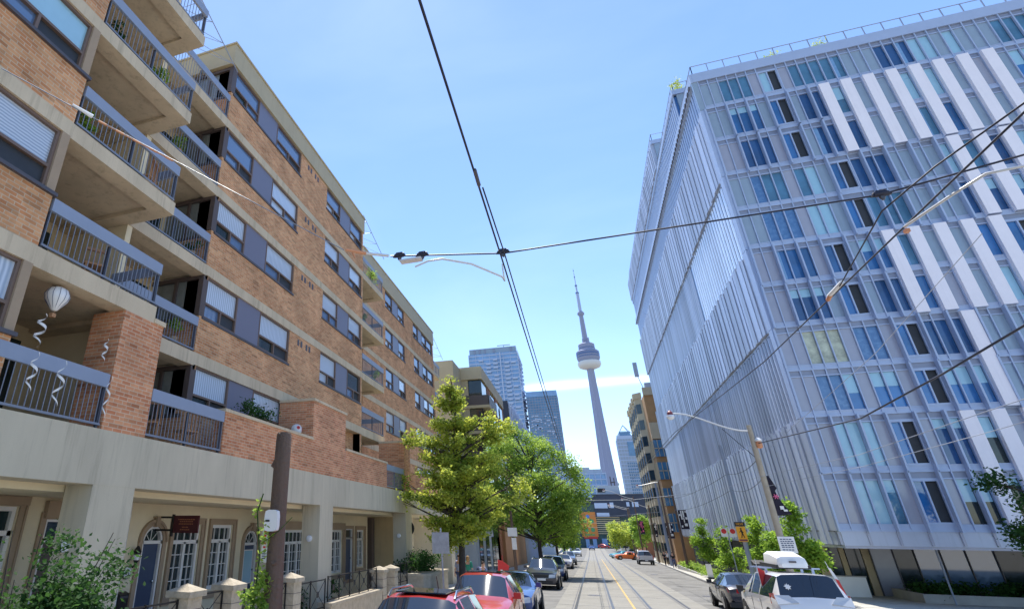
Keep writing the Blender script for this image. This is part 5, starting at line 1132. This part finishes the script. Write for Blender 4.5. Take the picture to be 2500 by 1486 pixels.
# bin, sandwich board
e=empty('litter_bin',(6.95+.45,34.6,gz(34.6)+.14),label='dark green street bin with slanted black lid left of the roof box',cat='bin'); b=MB(); b.box(-.2,.2,-.2,.2,.0,1.45); b.build('body',M['tealb'],e); b=MB(); b.prism([(-.25,-.25,1.45),(-.25,.25,1.45),(-.25,.25,1.75),(-.25,-.25,1.6)],(.5,0,0)); b.build('lid',M['blackp'],e); b=MB(); b.box(-.14,.14,-.22,-.2,.3,.75); b.build('yellow_panel',M['sign_y'],e)
e=empty('sandwich_board',(8.62,57,gz(57)+.14),label='white upright notice board on the right pavement by the young maples',cat='sign'); b=MB(); b.box(-.2,.2,-.03,.03,.12,1.05); b.build('board',M['sign_w'],e); b=MB(); b.box(-.22,.22,-.2,.2,0,.12); b.build('foot',M['blackp'],e)
e=empty('garden_lamp_post',(15.75,38,gz(38)+.14),label='slim dark lamp post in front of the low glass shopfront',cat='street lamp'); zz=-gz(38)-.14; b=MB(); b.tube([(0,0,0),(0,0,zz+.24)],.04,8); b.build('post',M['poles'],e); b=MB(); b.prism([(.05,-.06,zz+.24),(-.3,-.06,zz+.18),(-.28,-.06,zz+.24),(-.1,-.06,zz+.3),(.05,-.06,zz+.32)],(0,.12,0)); b.build('lamp_head',M['poles'],e)
# wires
def wire(name,pts,r,m,lab,sag=0,group=None,cat='cable'):
    out=[]
    for p,q in zip(pts,pts[1:]):
        p=Vector(p);q=Vector(q)
        for i in range(8): t=i/8; v=p.lerp(q,t); v.z-=sag*4*t*(1-t); out.append(v)
    out.append(Vector(pts[-1])); b=MB(); b.tube(out,r,6); return tag(b.build(name,M[m],None,60),lab,cat,group)
G_='tram wires over the street'
wz=lambda y:3.36-.022*max(0,y-18)
wire('tram_wire',[(-.585,-2,3.36),(-.59,3,3.36),(-.6,7,3.36),(-.66,18,3.36),(-.75,60,wz(60)),(-.8,120,wz(120)),(-.85,240,wz(240))],.011,'wire','heavier tram wire over the left track',group=G_)
wire('tram_feeder_wire',[(-.57,5.2,3.42),(-.56,7,3.45),(-.6,18,3.44),(-.68,60,wz(60)+.12)],.009,'wire','thin feeder wire just right of the left tram wire',group=G_)
wire('tram_wire',[(4.15,-2,3.36),(4.1,7,3.36),(4.1,14,3.36),(4.1,28,3.9),(4.4,60,4.3)],.011,'wire','tram wire over the right track crossing before the metal facade',group=G_)
wire('tram_feeder_wire',[(4.06,5.3,3.36),(3.8,6.3,3.36),(3.62,7.04,3.3),(4.06,9.6,3.36)],.009,'wire','thin feeder wire meeting the right tram wire at a tan clamp',group=G_)
wire('span_wire',[(-2.1,6.6,3.5),(-.59,7.05,3.5),(2.25,7.04,3.5),(3.67,7.02,3.5),(4.7,6.61,3.5),(9.6,4.7,4.2)],.011,'wire','dark span wire crossing the whole street from insulators to the right',group='span wires across the street')
wire('span_wire',[(-5.0,2.6,4.26),(-4.6,3.4,4.17),(-2.65,6.2,3.5)],.006,'baluster','grey span wire running up left in front of the balconies',group='span wires across the street')
wire('twisted_cable',[(7.75,30.4,3.62),(7.6,19.6,2.9),(7.6,15.2,3.1),(7.6,12.5,3.28),(7.6,8,3.6)],.022,'wire','thick black twisted cable from the concrete pole to the right edge')
wire('service_cable',[(9.3,73,2.6),(7.5,30.5,2.22),(7.4,20,1.97),(7.4,14,2.1),(7.4,8,2.2)],.008,'palewire','pale service cable drooping from the pole across the lower windows',group='pale service cables on the right')
wire('service_cable',[(7.6,30.5,1.8),(7.4,20,1.66),(7.4,14,1.75),(7.4,8,1.9)],.007,'palewire','lower of the two pale service cables across the lower windows',group='pale service cables on the right')
wire('service_cable',[(7.6,30.5,3.0),(7.4,17,4.1),(7.4,12,4.9)],.007,'palewire','thin pale cable rising steeply to the right edge',group='pale service cables on the right')
wire('pole_cable',[(7.6,30.5,3.0),(8.2,40.2,3.1),(9.1,73,3.2),(9.6,91.8,3.6)],.014,'wire','dark cable linking the right kerb poles in front of the metal cladding',sag=.25,group='cables linking the right poles')
wire('pole_cable',[(7.6,30.5,2.2),(8.2,40.2,2.2),(9.1,73,2.0),(9.6,91.8,2.0)],.012,'wire','lower dark cable linking the right kerb poles',sag=.3,group='cables linking the right poles')
for i,(y,x0,x1) in enumerate(((60,-6,9),(92,-6,9.6),(122,-6,8),(152,-6,9))): wire('span_wire',[(x0,y,wz(y)+.35),(-.8,y,wz(y)+.1),(4,y,wz(y)+.1),(x1,y,wz(y)+.6)],.018,'palewire','far span wire number '+['one','two','three','four'][i]+' over the street' if False else ['nearest','second','third','last'][i]+' of the far span wires over the street',group='span wires across the street')
def insul(x,y,z,lab):
    e=empty('wire_insulator',(x,y,z),label=lab,cat='insulator',group='black insulators on the span wire'); e.scale=(.68,.68,.68)
    b=MB(); b.lathe((0,0,0),[(.012,-.12),(.045,-.1),(.05,-.03),(.055,.03),(.045,.1),(.012,.12)],10,axis='x'); b.prism([(-.14,-.03,-.03),(.14,-.03,-.03),(.06,-.03,.06),(-.06,-.03,.06)],(0,.06,0)); b.build('hood',M['wire'],e,30)
    b=MB(); b.lathe((0,0,-.07),[(.03,-.02),(.045,.0),(.03,.02)],10,axis='y'); b.tube([(0,0,-.06),(0,0,-.12)],.02,6); b.build('hanger',M['steel'],e,30); return e
insul(-1.97,6.62,3.5,'left of the two black insulators above the curved white arm'); insul(-1.66,6.70,3.5,'right of the two black insulators above the curved white arm'); insul(-.58,7.0,3.5,'black insulator where span wire and left tram wire cross'); insul(3.66,7.0,3.5,'black insulator in front of the metal and glass facade')
b=MB(); b.box(-1.97,-1.66,6.6,6.72,3.4,3.425); tag(b.build('link_plate',M['armw']),'white link plate under the two left insulators','bracket')
b=MB(); b.tube([(-1.64,6.66,3.36),(-1.5,6.5,3.25),(-1.72,6.4,3.2)],.007,5)
n=10; P=[Vector((-1.70,6.43,3.19)),Vector((-1.52,6.42,3.24)),Vector((-1.32,6.43,3.245)),Vector((-.98,6.66,3.22)),Vector((-.64,7.1,3.17)),Vector((-.615,7.15,3.12)),Vector((-.62,7.1,3.36))]
e=tag(MB().tube(P,[.012,.013,.014,.014,.013,.012,.008],8).build('pull_off_arm',M['armw'],None,60),'curved white pull-off arm under the left span wire','bracket',group='curved white pull-off arms')
P=[Vector((3.92,7.36,3.21)),Vector((3.99,7.1,3.22)),Vector((4.1,6.75,3.24)),Vector((4.24,6.45,3.27)),Vector((4.46,6.35,3.24)),Vector((5.2,6.2,3.2)),Vector((6.4,6,3.4))]
e=tag(MB().tube(P,.014,8).build('pull_off_arm',M['armw'],None,60),'curved white pull-off arm coming in from the right edge','bracket',group='curved white pull-off arms')
b=MB(); b.box(3.91,3.95,7.34,7.40,3.14,3.18); tag(b.build('wire_clamp',M['orange']),'small rusty clamp at the end of the right white arm','clamp')
b=MB(); b.tube([(4.05,10.0,3.36),(4.07,9.5,3.39)],.03,8); tag(b.build('splice_sleeve',M['white']),'white sleeve joining two wires in front of the metal facade','clamp')
b=MB(); b.tube([(4.06,10.1,3.33),(4.05,9.95,3.35)],.03,8); tag(b.build('splice_end',M['orange']),'rusty end of the wire joint in front of the metal facade','clamp')
b=MB(); b.tube([(-2.62,6.2,3.5),(-2.4,6.4,3.5)],[.018,.026],8); b.tube([(-2.55,6.26,3.5),(-2.52,6.3,3.4)],.012,6); tag(b.build('tension_clamp',M['orange']),'orange tension clamp left of the two black insulators','clamp')
b=MB(); b.tube([(-2.4,6.4,3.5),(-2.12,6.58,3.5)],.02,8); tag(b.build('strain_insulator',M['armw']),'striped strain insulator between orange clamp and black insulators','insulator')
b=MB()
P0=Vector((-4.55,3.48,4.15)); P1=Vector((-4.05,4.2,3.97))
for i in range(5): a=P0.lerp(P1,i/4.5); c=P0.lerp(P1,(i+.45)/4.5); b.tube([a,c],.014,7)
b.tube([P0,P1],.008,6); e=b.build('strain_insulator',M['orange']); tag(e,'string of orange and white beads on the wire before the balconies','insulator')
b=MB(); b.tube([(-4.68,3.22,4.21),(-4.58,3.42,4.17)],[.012,.026],8); tag(b.build('wire_clamp',M['white']),'white clamp at the upper end of the orange beads','clamp')
b=MB(); b.tube([(-.585,4.75,3.36),(-.59,5.05,3.36)],.02,6); tag(b.build('wire_clamp',M['sill']),'small clamp on the left tram wire high up','clamp')

# ------------------------------------------------------------------ front gardens on the left
def pillar(x,y,zt,lab):
    e=empty('stone_pillar',(x,y,gz(y)+.14),label=lab,cat='pillar',group='stone gate pillars under the colonnade'); h=zt-gz(y)-.14
    b=MB(); b.box(-.22,.22,-.22,.22,0,h-.22); b.build('shaft',M['stone'],e); b=MB(); z=.25
    while z<h-.3: b.box(-.222,.222,-.222,.222,z,z+.012); z+=.26
    b.build('joints',M['sill'],e); b=MB(); b.box(-.28,.28,-.28,.28,h-.22,h-.12); b.add([(-.28,-.28,h-.12),(.28,-.28,h-.12),(.28,.28,h-.12),(-.28,.28,h-.12),(0,0,h)],[(0,1,4),(1,2,4),(2,3,4),(3,0,4)]); b.build('cap',M['stone'],e)
for x,y,zt,lab in ((-7.6,10.35,-1.02,'stone gate pillar nearest the navy arched door'),(-7.6,11.85,-1.02,'stone gate pillar right of the nearest one, before the tall window'),(-7.6,14.75,-1.08,'stone gate pillar just right of the wooden pole'),(-7.6,21.9,-1.28,'left of the two stone pillars beyond the second column'),(-7.6,23.3,-1.3,'right of the two stone pillars beyond the second column')): pillar(x,y,zt,lab)
def iron(x,y0,y1,z0,z1,lab):
    e=empty('iron_railing',(x,(y0+y1)/2,0),label=lab,cat='railing',group='black iron railings between the pillars'); L_=(y1-y0)/2
    b=MB(); 
    for z in (z0,z1): b.box(-.015,.015,-L_,L_,z-.015,z+.015)
    n=max(1,round((y1-y0)/.9))
    for i in range(n+1):
        y=-L_+2*L_*i/n; b.box(-.015,.015,y-.015,y+.015,z0-.25,z1+.03)
    for i in range(n):
        a=-L_+2*L_*i/n; c=a+2*L_/n; b.tube([(0,a,z0),(0,c,z1)],.009,5); b.tube([(0,a,z1),(0,c,z0)],.009,5); b.lathe((0,(a+c)/2,(z0+z1)/2),[(.07,-.01),(.085,0),(.07,.01)],12,axis='x')
    b.build('iron_panel',M['iron'],e)
iron(-7.6,6.5,10.1,-2.0,-1.3,'iron railing left of the nearest stone pillar'); iron(-7.6,12.1,14.5,-2.05,-1.32,'iron railing in front of the second arched door'); iron(-7.6,10.6,11.6,-1.95,-1.25,'short iron gate between the two nearest pillars'); iron(-7.6,15.0,17.0,-2.1,-1.4,'iron railing right of the vine pole'); iron(-7.6,17.2,21.6,-1.95,-1.35,'long crossed iron railing on the low stone wall'); iron(-7.6,23.6,26.5,-2.0,-1.35,'iron railing before the third column')
for (y0,y1,zt,lab) in ((6.0,10.1,-2.15,'low stone wall under the nearest railing'),(12.1,17.0,-2.2,'low stone wall behind the wooden pole'),(17.0,21.65,-2.0,'long low stone wall between second column and gate pillars')):
    e=empty('low_stone_wall',(-7.6,(y0+y1)/2,0),label=lab,cat='wall',group='low stone walls under the railings'); L_=(y1-y0)/2; b=MB(); b.box(-.2,.2,-L_,L_,-3.2,zt-.08); b.build('blocks',M['stone'],e); b=MB(); b.box(-.24,.24,-L_,L_,zt-.08,zt); b.build('capstones',M['stone'],e)
e=empty('stone_planter',(-7.6,27.2,gz(27.2)+.14),label='angled stone planter with dark shrubs behind the road sign back',cat='planter'); b=MB(); b.prism([(-1.2,-1.6,0),(.7,-1.6,0),(.9,-1.2,0),(.9,2.2,0),(-1.2,2.2,0)],(0,0,1.0)); b.build('blocks',M['stone'],e); b=MB(); b.prism([(-1.25,-1.65,1.0),(.72,-1.65,1.0),(.96,-1.22,1.0),(.96,2.25,1.0),(-1.25,2.25,1.0)],(0,0,.1)); b.build('coping',M['stone'],e)
rr=random.Random(77); leaves('shrubs','leafd',[(rr.uniform(-1,.6),rr.uniform(-1.3,1.9),rr.uniform(1.15,1.7),.3) for _ in range(22)],4200,.09,e,.12,10)
bush('garden_shrub',(-9.3,19.4,-2.35),.6,1.6,.75,1800,.1,'leafd','low dark shrubs behind the long crossed railing')
# balcony things
def chair(loc,rz,lab):
    e=empty('balcony_chair',loc,rz,lab,'chair','chairs on the balconies'); b=MB(); b.box(-.22,.22,-.22,.22,.42,.46); b.build('seat',M['wood2'],e); b=MB()
    for x in (-.2,-.1,0,.1,.2): b.box(x-.012,x+.012,.19,.22,.46,.92)
    b.box(-.22,.22,.18,.23,.9,.96); b.build('backrest',M['wood2'],e)
    for x in (-.19,.19):
        for y in (-.19,.19): MB().box(x-.02,x+.02,y-.02,y+.02,0,.42).build('leg',M['wood2'],e)
    return e
for (l,r_,lab) in (((-8.9,10.0,1.65),.6,'left wooden chair behind the railing right of the brick pier'),((-8.9,11.3,1.65),-2,'right wooden chair behind the railing right of the brick pier'),((-8.9,7.6,4.43),1.0,'chair on the near balcony above the brick pier'),((-8.9,8.4,7.15),-1.2,'chair at the corner of the near third floor balcony'),((-9.0,4.2,1.65),.4,'chair behind the lowest long railing')): chair(l,r_,lab)
e=empty('balloon_ornament',(-8.62,6.72,3.55),label='white hot air balloon ornament hanging under the near balcony',cat='ornament'); b=MB(); b.lathe((0,0,0),[(.03,0),(.06,.02),(.19,.2),(.215,.3),(.17,.41),(.06,.47),(0,.475)],14); b.build('envelope',M['white'],e,60); b=MB(); b.box(-.04,.04,-.04,.04,-.12,-.05); b.tube([(.03,.0,-.05),(.03,0,.02)],.004,4); b.tube([(-.03,.0,-.05),(-.03,0,.02)],.004,4); b.build('basket',M['wood2'],e); b=MB(); b.tube([(0,0,.47),(0,0,.55)],.004,4); b.build('cord',M['wire'],e)
b=MB()
for i in range(12):
    a=2*math.pi*i/12; b.tube([(.062*math.cos(a),.062*math.sin(a),.03),(.195*math.cos(a),.195*math.sin(a),.2),(.22*math.cos(a),.22*math.sin(a),.3),(.172*math.cos(a),.172*math.sin(a),.412)],.004,4)
b.build('seams',M['denim'],e)
def spiral(x,y,z0,z1,r,lab):
    b=MB(); n=28; vs=[]
    for i in range(n+1):
        t=i/n; a=t*7.5*math.pi/1.6; w=.05*(1-abs(2*t-1))+.01; q=r*(.5+.5*math.sin(t*3.1)); c=(x+q*math.cos(a),y+q*math.sin(a)); z=z1+(z0-z1)*t; vs+=[(c[0],c[1],z),(c[0]+.004,c[1]+.004,z+w)]
    b.add(vs,[(2*i,2*i+1,2*i+3,2*i+2) for i in range(n)]); return tag(b.build('paper_spiral',M['white'],None,60),lab,'decoration','white paper spirals on the lowest near balcony')
spiral(-8.55,6.5,2.8,3.4,.09,'spiral right under the balloon ornament'); spiral(-8.2,6.3,1.9,2.6,.07,'leftmost spiral before the lowest railing'); spiral(-8.2,6.85,1.75,2.6,.08,'spiral in the middle of the lowest railing'); spiral(-8.2,7.95,1.75,2.6,.05,'spiral at the right end of the lowest railing'); spiral(-8.55,8.0,2.9,3.4,.05,'spiral beside the brick pier')
e=empty('wall_lantern_box',(-11.45,9.6,4.05),label='tan box lamp on the recess wall of the lowest near balcony',cat='wall lamp'); b=MB(); b.box(0,.12,-.1,.1,0,.3); b.build('box',M['gold'],e); b=MB(); b.box(.12,.13,-.07,.07,.03,.27); b.build('panel',M['trim'],e)
e=tag(MB().prism([(-11.3,10.15,4.0),(-11.3,10.3,4.1),(-11.3,10.33,4.4),(-11.3,10.42,4.55),(-11.3,10.3,4.62),(-11.3,10.2,4.4),(-11.3,10.05,4.08)],(.05,0,0)).build('wall_ornament',M['tealb']),'dark leaf-like ornament on the recess wall beside the pier','ornament')
e=empty('scare_eye_ball',(-8.85,17.0,3.0),label='white ball with red ring eyes beside the tall brick bay',cat='ball'); b=MB(); b.lathe((0,0,0),[(.0,-.19)]+[(.19*math.cos(t),.19*math.sin(t)) for t in np.linspace(-1.3,1.3,9)]+[(0,.19)],18); b.build('ball',M['white'],e,60)
for (dx,dy,dz) in ((.13,-.12,.05),(.17,.07,.0)):
    v_=Vector((dx,dy,dz)).normalized(); rot=v_.to_track_quat('Z','Y').to_matrix().to_4x4(); 
    for r1,r2,mm in ((.045,.06,'red'),(.0,.022,'blackp')):
        bb=MB().lathe((0,0,0),[(r1,.183),(r2,.183),(r2,.19),(r1,.19)],14); bb.v=[tuple(rot@Vector(p)) for p in bb.v]; bb.build('ring',M[mm],e)

# ------------------------------------------------------------------ people
def skin(name,verts,edges,radii,m,parent,sub=2):
    me=bpy.data.meshes.new(name); me.from_pydata(verts,edges,[]); me.materials.append(M[m]); o=bpy.data.objects.new(name,me); COL.objects.link(o); o.parent=parent
    md=o.modifiers.new('skin','SKIN'); md.use_smooth_shade=True
    for i,rd in enumerate(radii):
        r_=rd if isinstance(rd,tuple) else (rd,rd); me.skin_vertices[0].data[i].radius=r_
    me.skin_vertices[0].data[0].use_root=True
    s_=o.modifiers.new('sub','SUBSURF'); s_.levels=sub; s_.render_levels=sub; return o
def person(loc,rz,lab,hh=1.72,top='cloth_b',bot='denim',hair='hairb',pose='stand',long=False,group='people on the pavements'):
    e=empty('person',loc,rz,lab,'person',group); s=hh/1.75; sit=pose=='sit'
    V=lambda *a:tuple(v*s for v in a)
    if sit:
        dz=-.42; J=dict(pel=(0,0,.93+dz),sp=(0,-.06,1.15+dz),ch=(0,-.16,1.36+dz),nk=(0,-.22,1.5+dz),hd=(0,-.27,1.60+dz),ht=(0,-.30,1.70+dz),
          hl=(-.1,0,.9+dz),kl=(-.14,-.42,.5),al=(-.14,-.40,.09),tl=(-.15,-.56,.04),hr=(.1,0,.9+dz),kr=(.14,-.42,.5),ar=(.14,-.38,.09),tr=(.15,-.54,.04),
          sl=(-.19,-.17,1.42+dz),el=(-.25,-.3,1.16+dz),wl=(-.14,-.48,1.02+dz),sr=(.19,-.17,1.42+dz),er=(.25,-.3,1.16+dz),wr=(.14,-.48,1.02+dz))
    else:
        st=.16 if pose=='walk' else .03
        J=dict(pel=(0,0,.95),sp=(0,0,1.13),ch=(0,.0,1.34),nk=(0,.0,1.5),hd=(0,-.02,1.6),ht=(0,-.02,1.70),hl=(-.09,0,.9),kl=(-.1,-st,.5),al=(-.1,-st*.8,.09),tl=(-.12,-st*.8-.15,.035),hr=(.09,0,.9),kr=(.1,st*.3,.5),ar=(.1,st*1.5,.1),tr=(.12,st*1.5-.15,.035),
          sl=(-.18,0,1.43),el=(-.24,.03,1.14),wl=(-.25,-.06 if pose!='walk' else -.14,.9),sr=(.18,0,1.43),er=(.24,.03,1.14),wr=(.25,-.05 if pose!='walk' else .1,.9))
    for sd_ in ('l','r'):
        w_=J['w'+sd_]; J['p'+sd_]=(w_[0],w_[1]-.02,w_[2]-.07)
        for k,(dx,ln) in enumerate(((-.03,.075),(-.01,.09),(.01,.085),(.03,.065))): J['f%s%d'%(sd_,k)]=(w_[0]+dx*.4,w_[1]-.02+dx,w_[2]-.07-ln)
        J['t'+sd_]=J['t'+sd_]; J['th'+sd_]=(w_[0],w_[1]-.065,w_[2]-.07)
    nm=list(J); ix={k:i for i,k in enumerate(nm)}
    ed=[('pel','sp'),('sp','ch'),('ch','nk'),('nk','hd'),('hd','ht'),('pel','hl'),('hl','kl'),('kl','al'),('al','tl'),('pel','hr'),('hr','kr'),('kr','ar'),('ar','tr'),('ch','sl'),('sl','el'),('el','wl'),('wl','pl'),('ch','sr'),('sr','er'),('er','wr'),('wr','pr')]
    for sd_ in 'lr': ed+=[('p'+sd_,'f%s%d'%(sd_,k)) for k in range(4)]+[('w'+sd_,'th'+sd_)]
    rad=dict(pel=(.13,.10),sp=(.115,.09),ch=(.14,.10),nk=.055,hd=(.085,.095),ht=(.07,.08),hl=.09,kl=.055,al=.04,tl=.035,hr=.09,kr=.055,ar=.04,tr=.035,sl=.055,el=.04,wl=.028,sr=.055,er=.04,wr=.028,pl=.03,pr=.03,thl=.009,thr=.009)
    R_=[tuple(q*s for q in (rad.get(k,.009) if isinstance(rad.get(k,.009),tuple) else (rad.get(k,.009),)*2)) for k in nm]
    skin('body',[V(*J[k]) for k in nm],[(ix[a],ix[b]) for a,b in ed],R_,'skin',e)
    def sub(name,ks,es,f,m):
        i2={k:i for i,k in enumerate(ks)}; skin(name,[V(*J[k]) for k in ks],[(i2[a],i2[b]) for a,b in es],[tuple(q*1.12+f for q in R_[ix[k]]) for k in ks],m,e)
    sub('top',['ch','sp','pel','sl','sr','el','er'],[('ch','sp'),('sp','pel'),('ch','sl'),('ch','sr'),('sl','el'),('sr','er')],.012,top)
    sub('trousers',['pel','hl','hr','kl','kr','al','ar'],[('pel','hl'),('pel','hr'),('hl','kl'),('hr','kr'),('kl','al'),('kr','ar')],.010,bot)
    for k in ('tl','tr'):
        a=J['a'+k[1]]; b=MB(); b.lathe(V(a[0],a[1]-.06,.0),[(.055*s,0),(.06*s,.03*s),(.045*s,.09*s)],10); o=b.build('shoe',M['blackp'],e,40)
    hd=J['hd']; c=V(hd[0],hd[1]+.015,hd[2]+.05); prof=[(0.001,.125*s)]+[(.1*s*math.sin(t),.125*s*math.cos(t)) for t in (.4,.8,1.2,1.6)]
    if long: prof+=[(.1*s,-.1*s),(.09*s,-.2*s),(.05*s,-.26*s)]
    prof=prof[::-1]; b=MB().lathe(c,prof,16); b.v=[(x,y+.02*s if y<c[1] else y,z) for x,y,z in b.v]; b.build('hair',M[hair],e,60)
    b=MB()
    for sx in (-1,1): b.lathe(V(hd[0]+sx*.032,hd[1]-.088,hd[2]+.015),[(.008*s,-.004),(.011*s,0),(.008*s,.004)],8,axis='y'); b.lathe(V(hd[0]+sx*.088,hd[1]+.005,hd[2]),[(.012*s,-.01),(.02*s,.0),(.012*s,.012)],8,axis='x')
    b.prism([V(hd[0]-.012,hd[1]-.09,hd[2]-.01),V(hd[0]+.012,hd[1]-.09,hd[2]-.01),V(hd[0],hd[1]-.092,hd[2]+.025)],(0,-.02*s,0)); b.box(*[v*s for v in (hd[0]-.025,hd[0]+.025,hd[1]-.092,hd[1]-.085,hd[2]-.045,hd[2]-.037)]); b.build('face_features',M['skin'],e,40)
    return e
person((-6.45,31,gz(31)+.14),2.6,'person in a light blue shirt and jeans walking away behind the linden trunk',1.75,'cloth_b','denim','hairb','walk')
person((-6.35,32.8,gz(32.8)+.14),3.0,'person with long sandy hair and a green top seen from behind',1.66,'cloth_g','denim','hairg','stand',True)
person((-6.3,36.2,gz(36.2)+.14),.9,'person in a pale shirt with backpack sitting bent forward by the pavement',1.74,'cloth_b','denim','hairb','sit')
e=empty('street_bench',(-6.3,36.25,gz(36.2)+.14),.9,'low dark bench under the seated person','bench'); b=MB(); b.box(-.9,.9,-.15,.2,.36,.42); b.build('seat',M['dark'],e)
for x in (-.8,.8): MB().box(x-.04,x+.04,-.12,.17,0,.36).build('leg',M['iron'],e)
e=empty('backpack',(-6.3,36.2,gz(36.2)+.14),.9,'dark backpack on the seated person','backpack'); b=MB(); b.lathe((0,.16,.62),[(.05,0),(.13,.04),(.15,.25),(.11,.4),(.03,.44)],10); b.build('bag',M['denim'],e,50); b=MB(); b.tube([(-.1,.1,.95),(-.12,-.1,1.0),(-.12,-.14,.8)],.015,5); b.build('strap',M['denim'],e)
person((9.0,93,gz(93)+.14),.3,'person in black walking on the right pavement by the grey pole',1.72,'cloth_k','cloth_k','hairb','walk')
person((9.5,94.5,gz(94.5)+.14),.3,'person in white just right of the one in black',1.7,'cloth_w','cloth_k','hairg','stand')
person((8.95,83,gz(83)+.14),2.9,'person in dark clothes near the pickup truck on the right pavement' ,1.7,'cloth_k','denim','hairb','walk')
e=empty('pavement_umbrella',(-5.6,40.5,gz(40.5)+.14),label='small red and white folded stand sign behind the red cars',cat='sign'); b=MB(); b.prism([(-.35,0,.3),(.25,0,.3),(.4,0,1.0),(.05,0,1.25),(-.3,0,1.35)],(0,.05,0)); b.build('red_panel',M['red'],e); b=MB(); b.prism([(-.2,-.02,.5),(.15,-.02,.45),(.2,-.02,.7),(-.15,-.02,.8)],(0,.02,0)); b.build('white_print',M['sign_w'],e); b=MB(); b.tube([(0,.05,0),(0,.05,1.6)],.02,6); b.build('post',M['red'],e)
for o in sc.objects:
    if o.type=='MESH' and o.parent is None and 'kind' not in o and 'label' not in o: print('UNTAGGED',o.name)

e=empty('low_wall',(12.1,41.2,gz(41.2)+.14),label='low white panelled wall under the corner of the metal block',cat='wall'); b=MB(); b.box(-1.5,1.5,-.1,.1,0,.95); b.build('panels',M['white'],e)
b=MB(); b.box(-1.55,1.55,-.13,.13,.95,1.0); b.build('coping',M['kerb'],e)
def pot(loc,lab,h=.5,mm='leafd',seed=1):
    e=empty('potted_plant',loc,label=lab,cat='potted plant',group='potted plants on the balconies'); b=MB(); b.lathe((0,0,0),[(.09,0),(.13,.22),(.14,.24),(.11,.24)],12); b.build('pot',M['orange'] if seed%2 else M['trim'],e,30)
    rr=random.Random(seed); leaves('foliage',mm,[(rr.uniform(-.1,.1),rr.uniform(-.1,.1),.25+h*rr.uniform(.2,.9),.12) for _ in range(6)],260,.07,e,.06,6)
for i,(l,lab) in enumerate((((-8.7,6.5,9.97),'plant at the left end of the near fourth floor balcony'),((-8.65,7.9,9.97),'orange pot in the middle of the near fourth floor balcony'),((-8.7,6.4,7.17),'plant at the left end of the near third floor balcony'),((-9.95,11.7,7.17),'plant by the recessed third floor balcony end'),((-9.95,10.4,9.97),'plant on the recessed fourth floor balcony'),((-9.95,11.5,4.45),'plant on the recessed second floor balcony'),((-8.7,5.0,1.68),'plant behind the lowest long railing'),((-9.95,26.3,9.97),'plant on the middle balcony between the wings'),((-9.95,28.2,7.17),'plant on the lower balcony between the wings'),((-9.0,9.8,1.68),'plant beside the wooden chairs'))): pot(l,lab,.35+.1*(i%3),['leafd','leaf2','leaf3'][i%3],i+1)

for i,(x,y,lab) in enumerate(((5.6,39,'round iron manhole cover in the right lane behind the dark sedan'),(-.3,36,'round iron manhole cover between the left tram rails'),(5.2,66,'far round manhole cover in the right lane'))):
    e=empty('manhole_cover',(x,y,gz(y)+.01),label=lab,cat='manhole cover',group='manhole covers in the road'); MB().lathe((0,0,0),[(.34,-.02),(.34,.0),(.30,.004)],20).build('ring',M['steel'],e); MB().lathe((0,0,0),[(.28,-.01),(.28,.006)],20).build('lid',M['sill'],e)
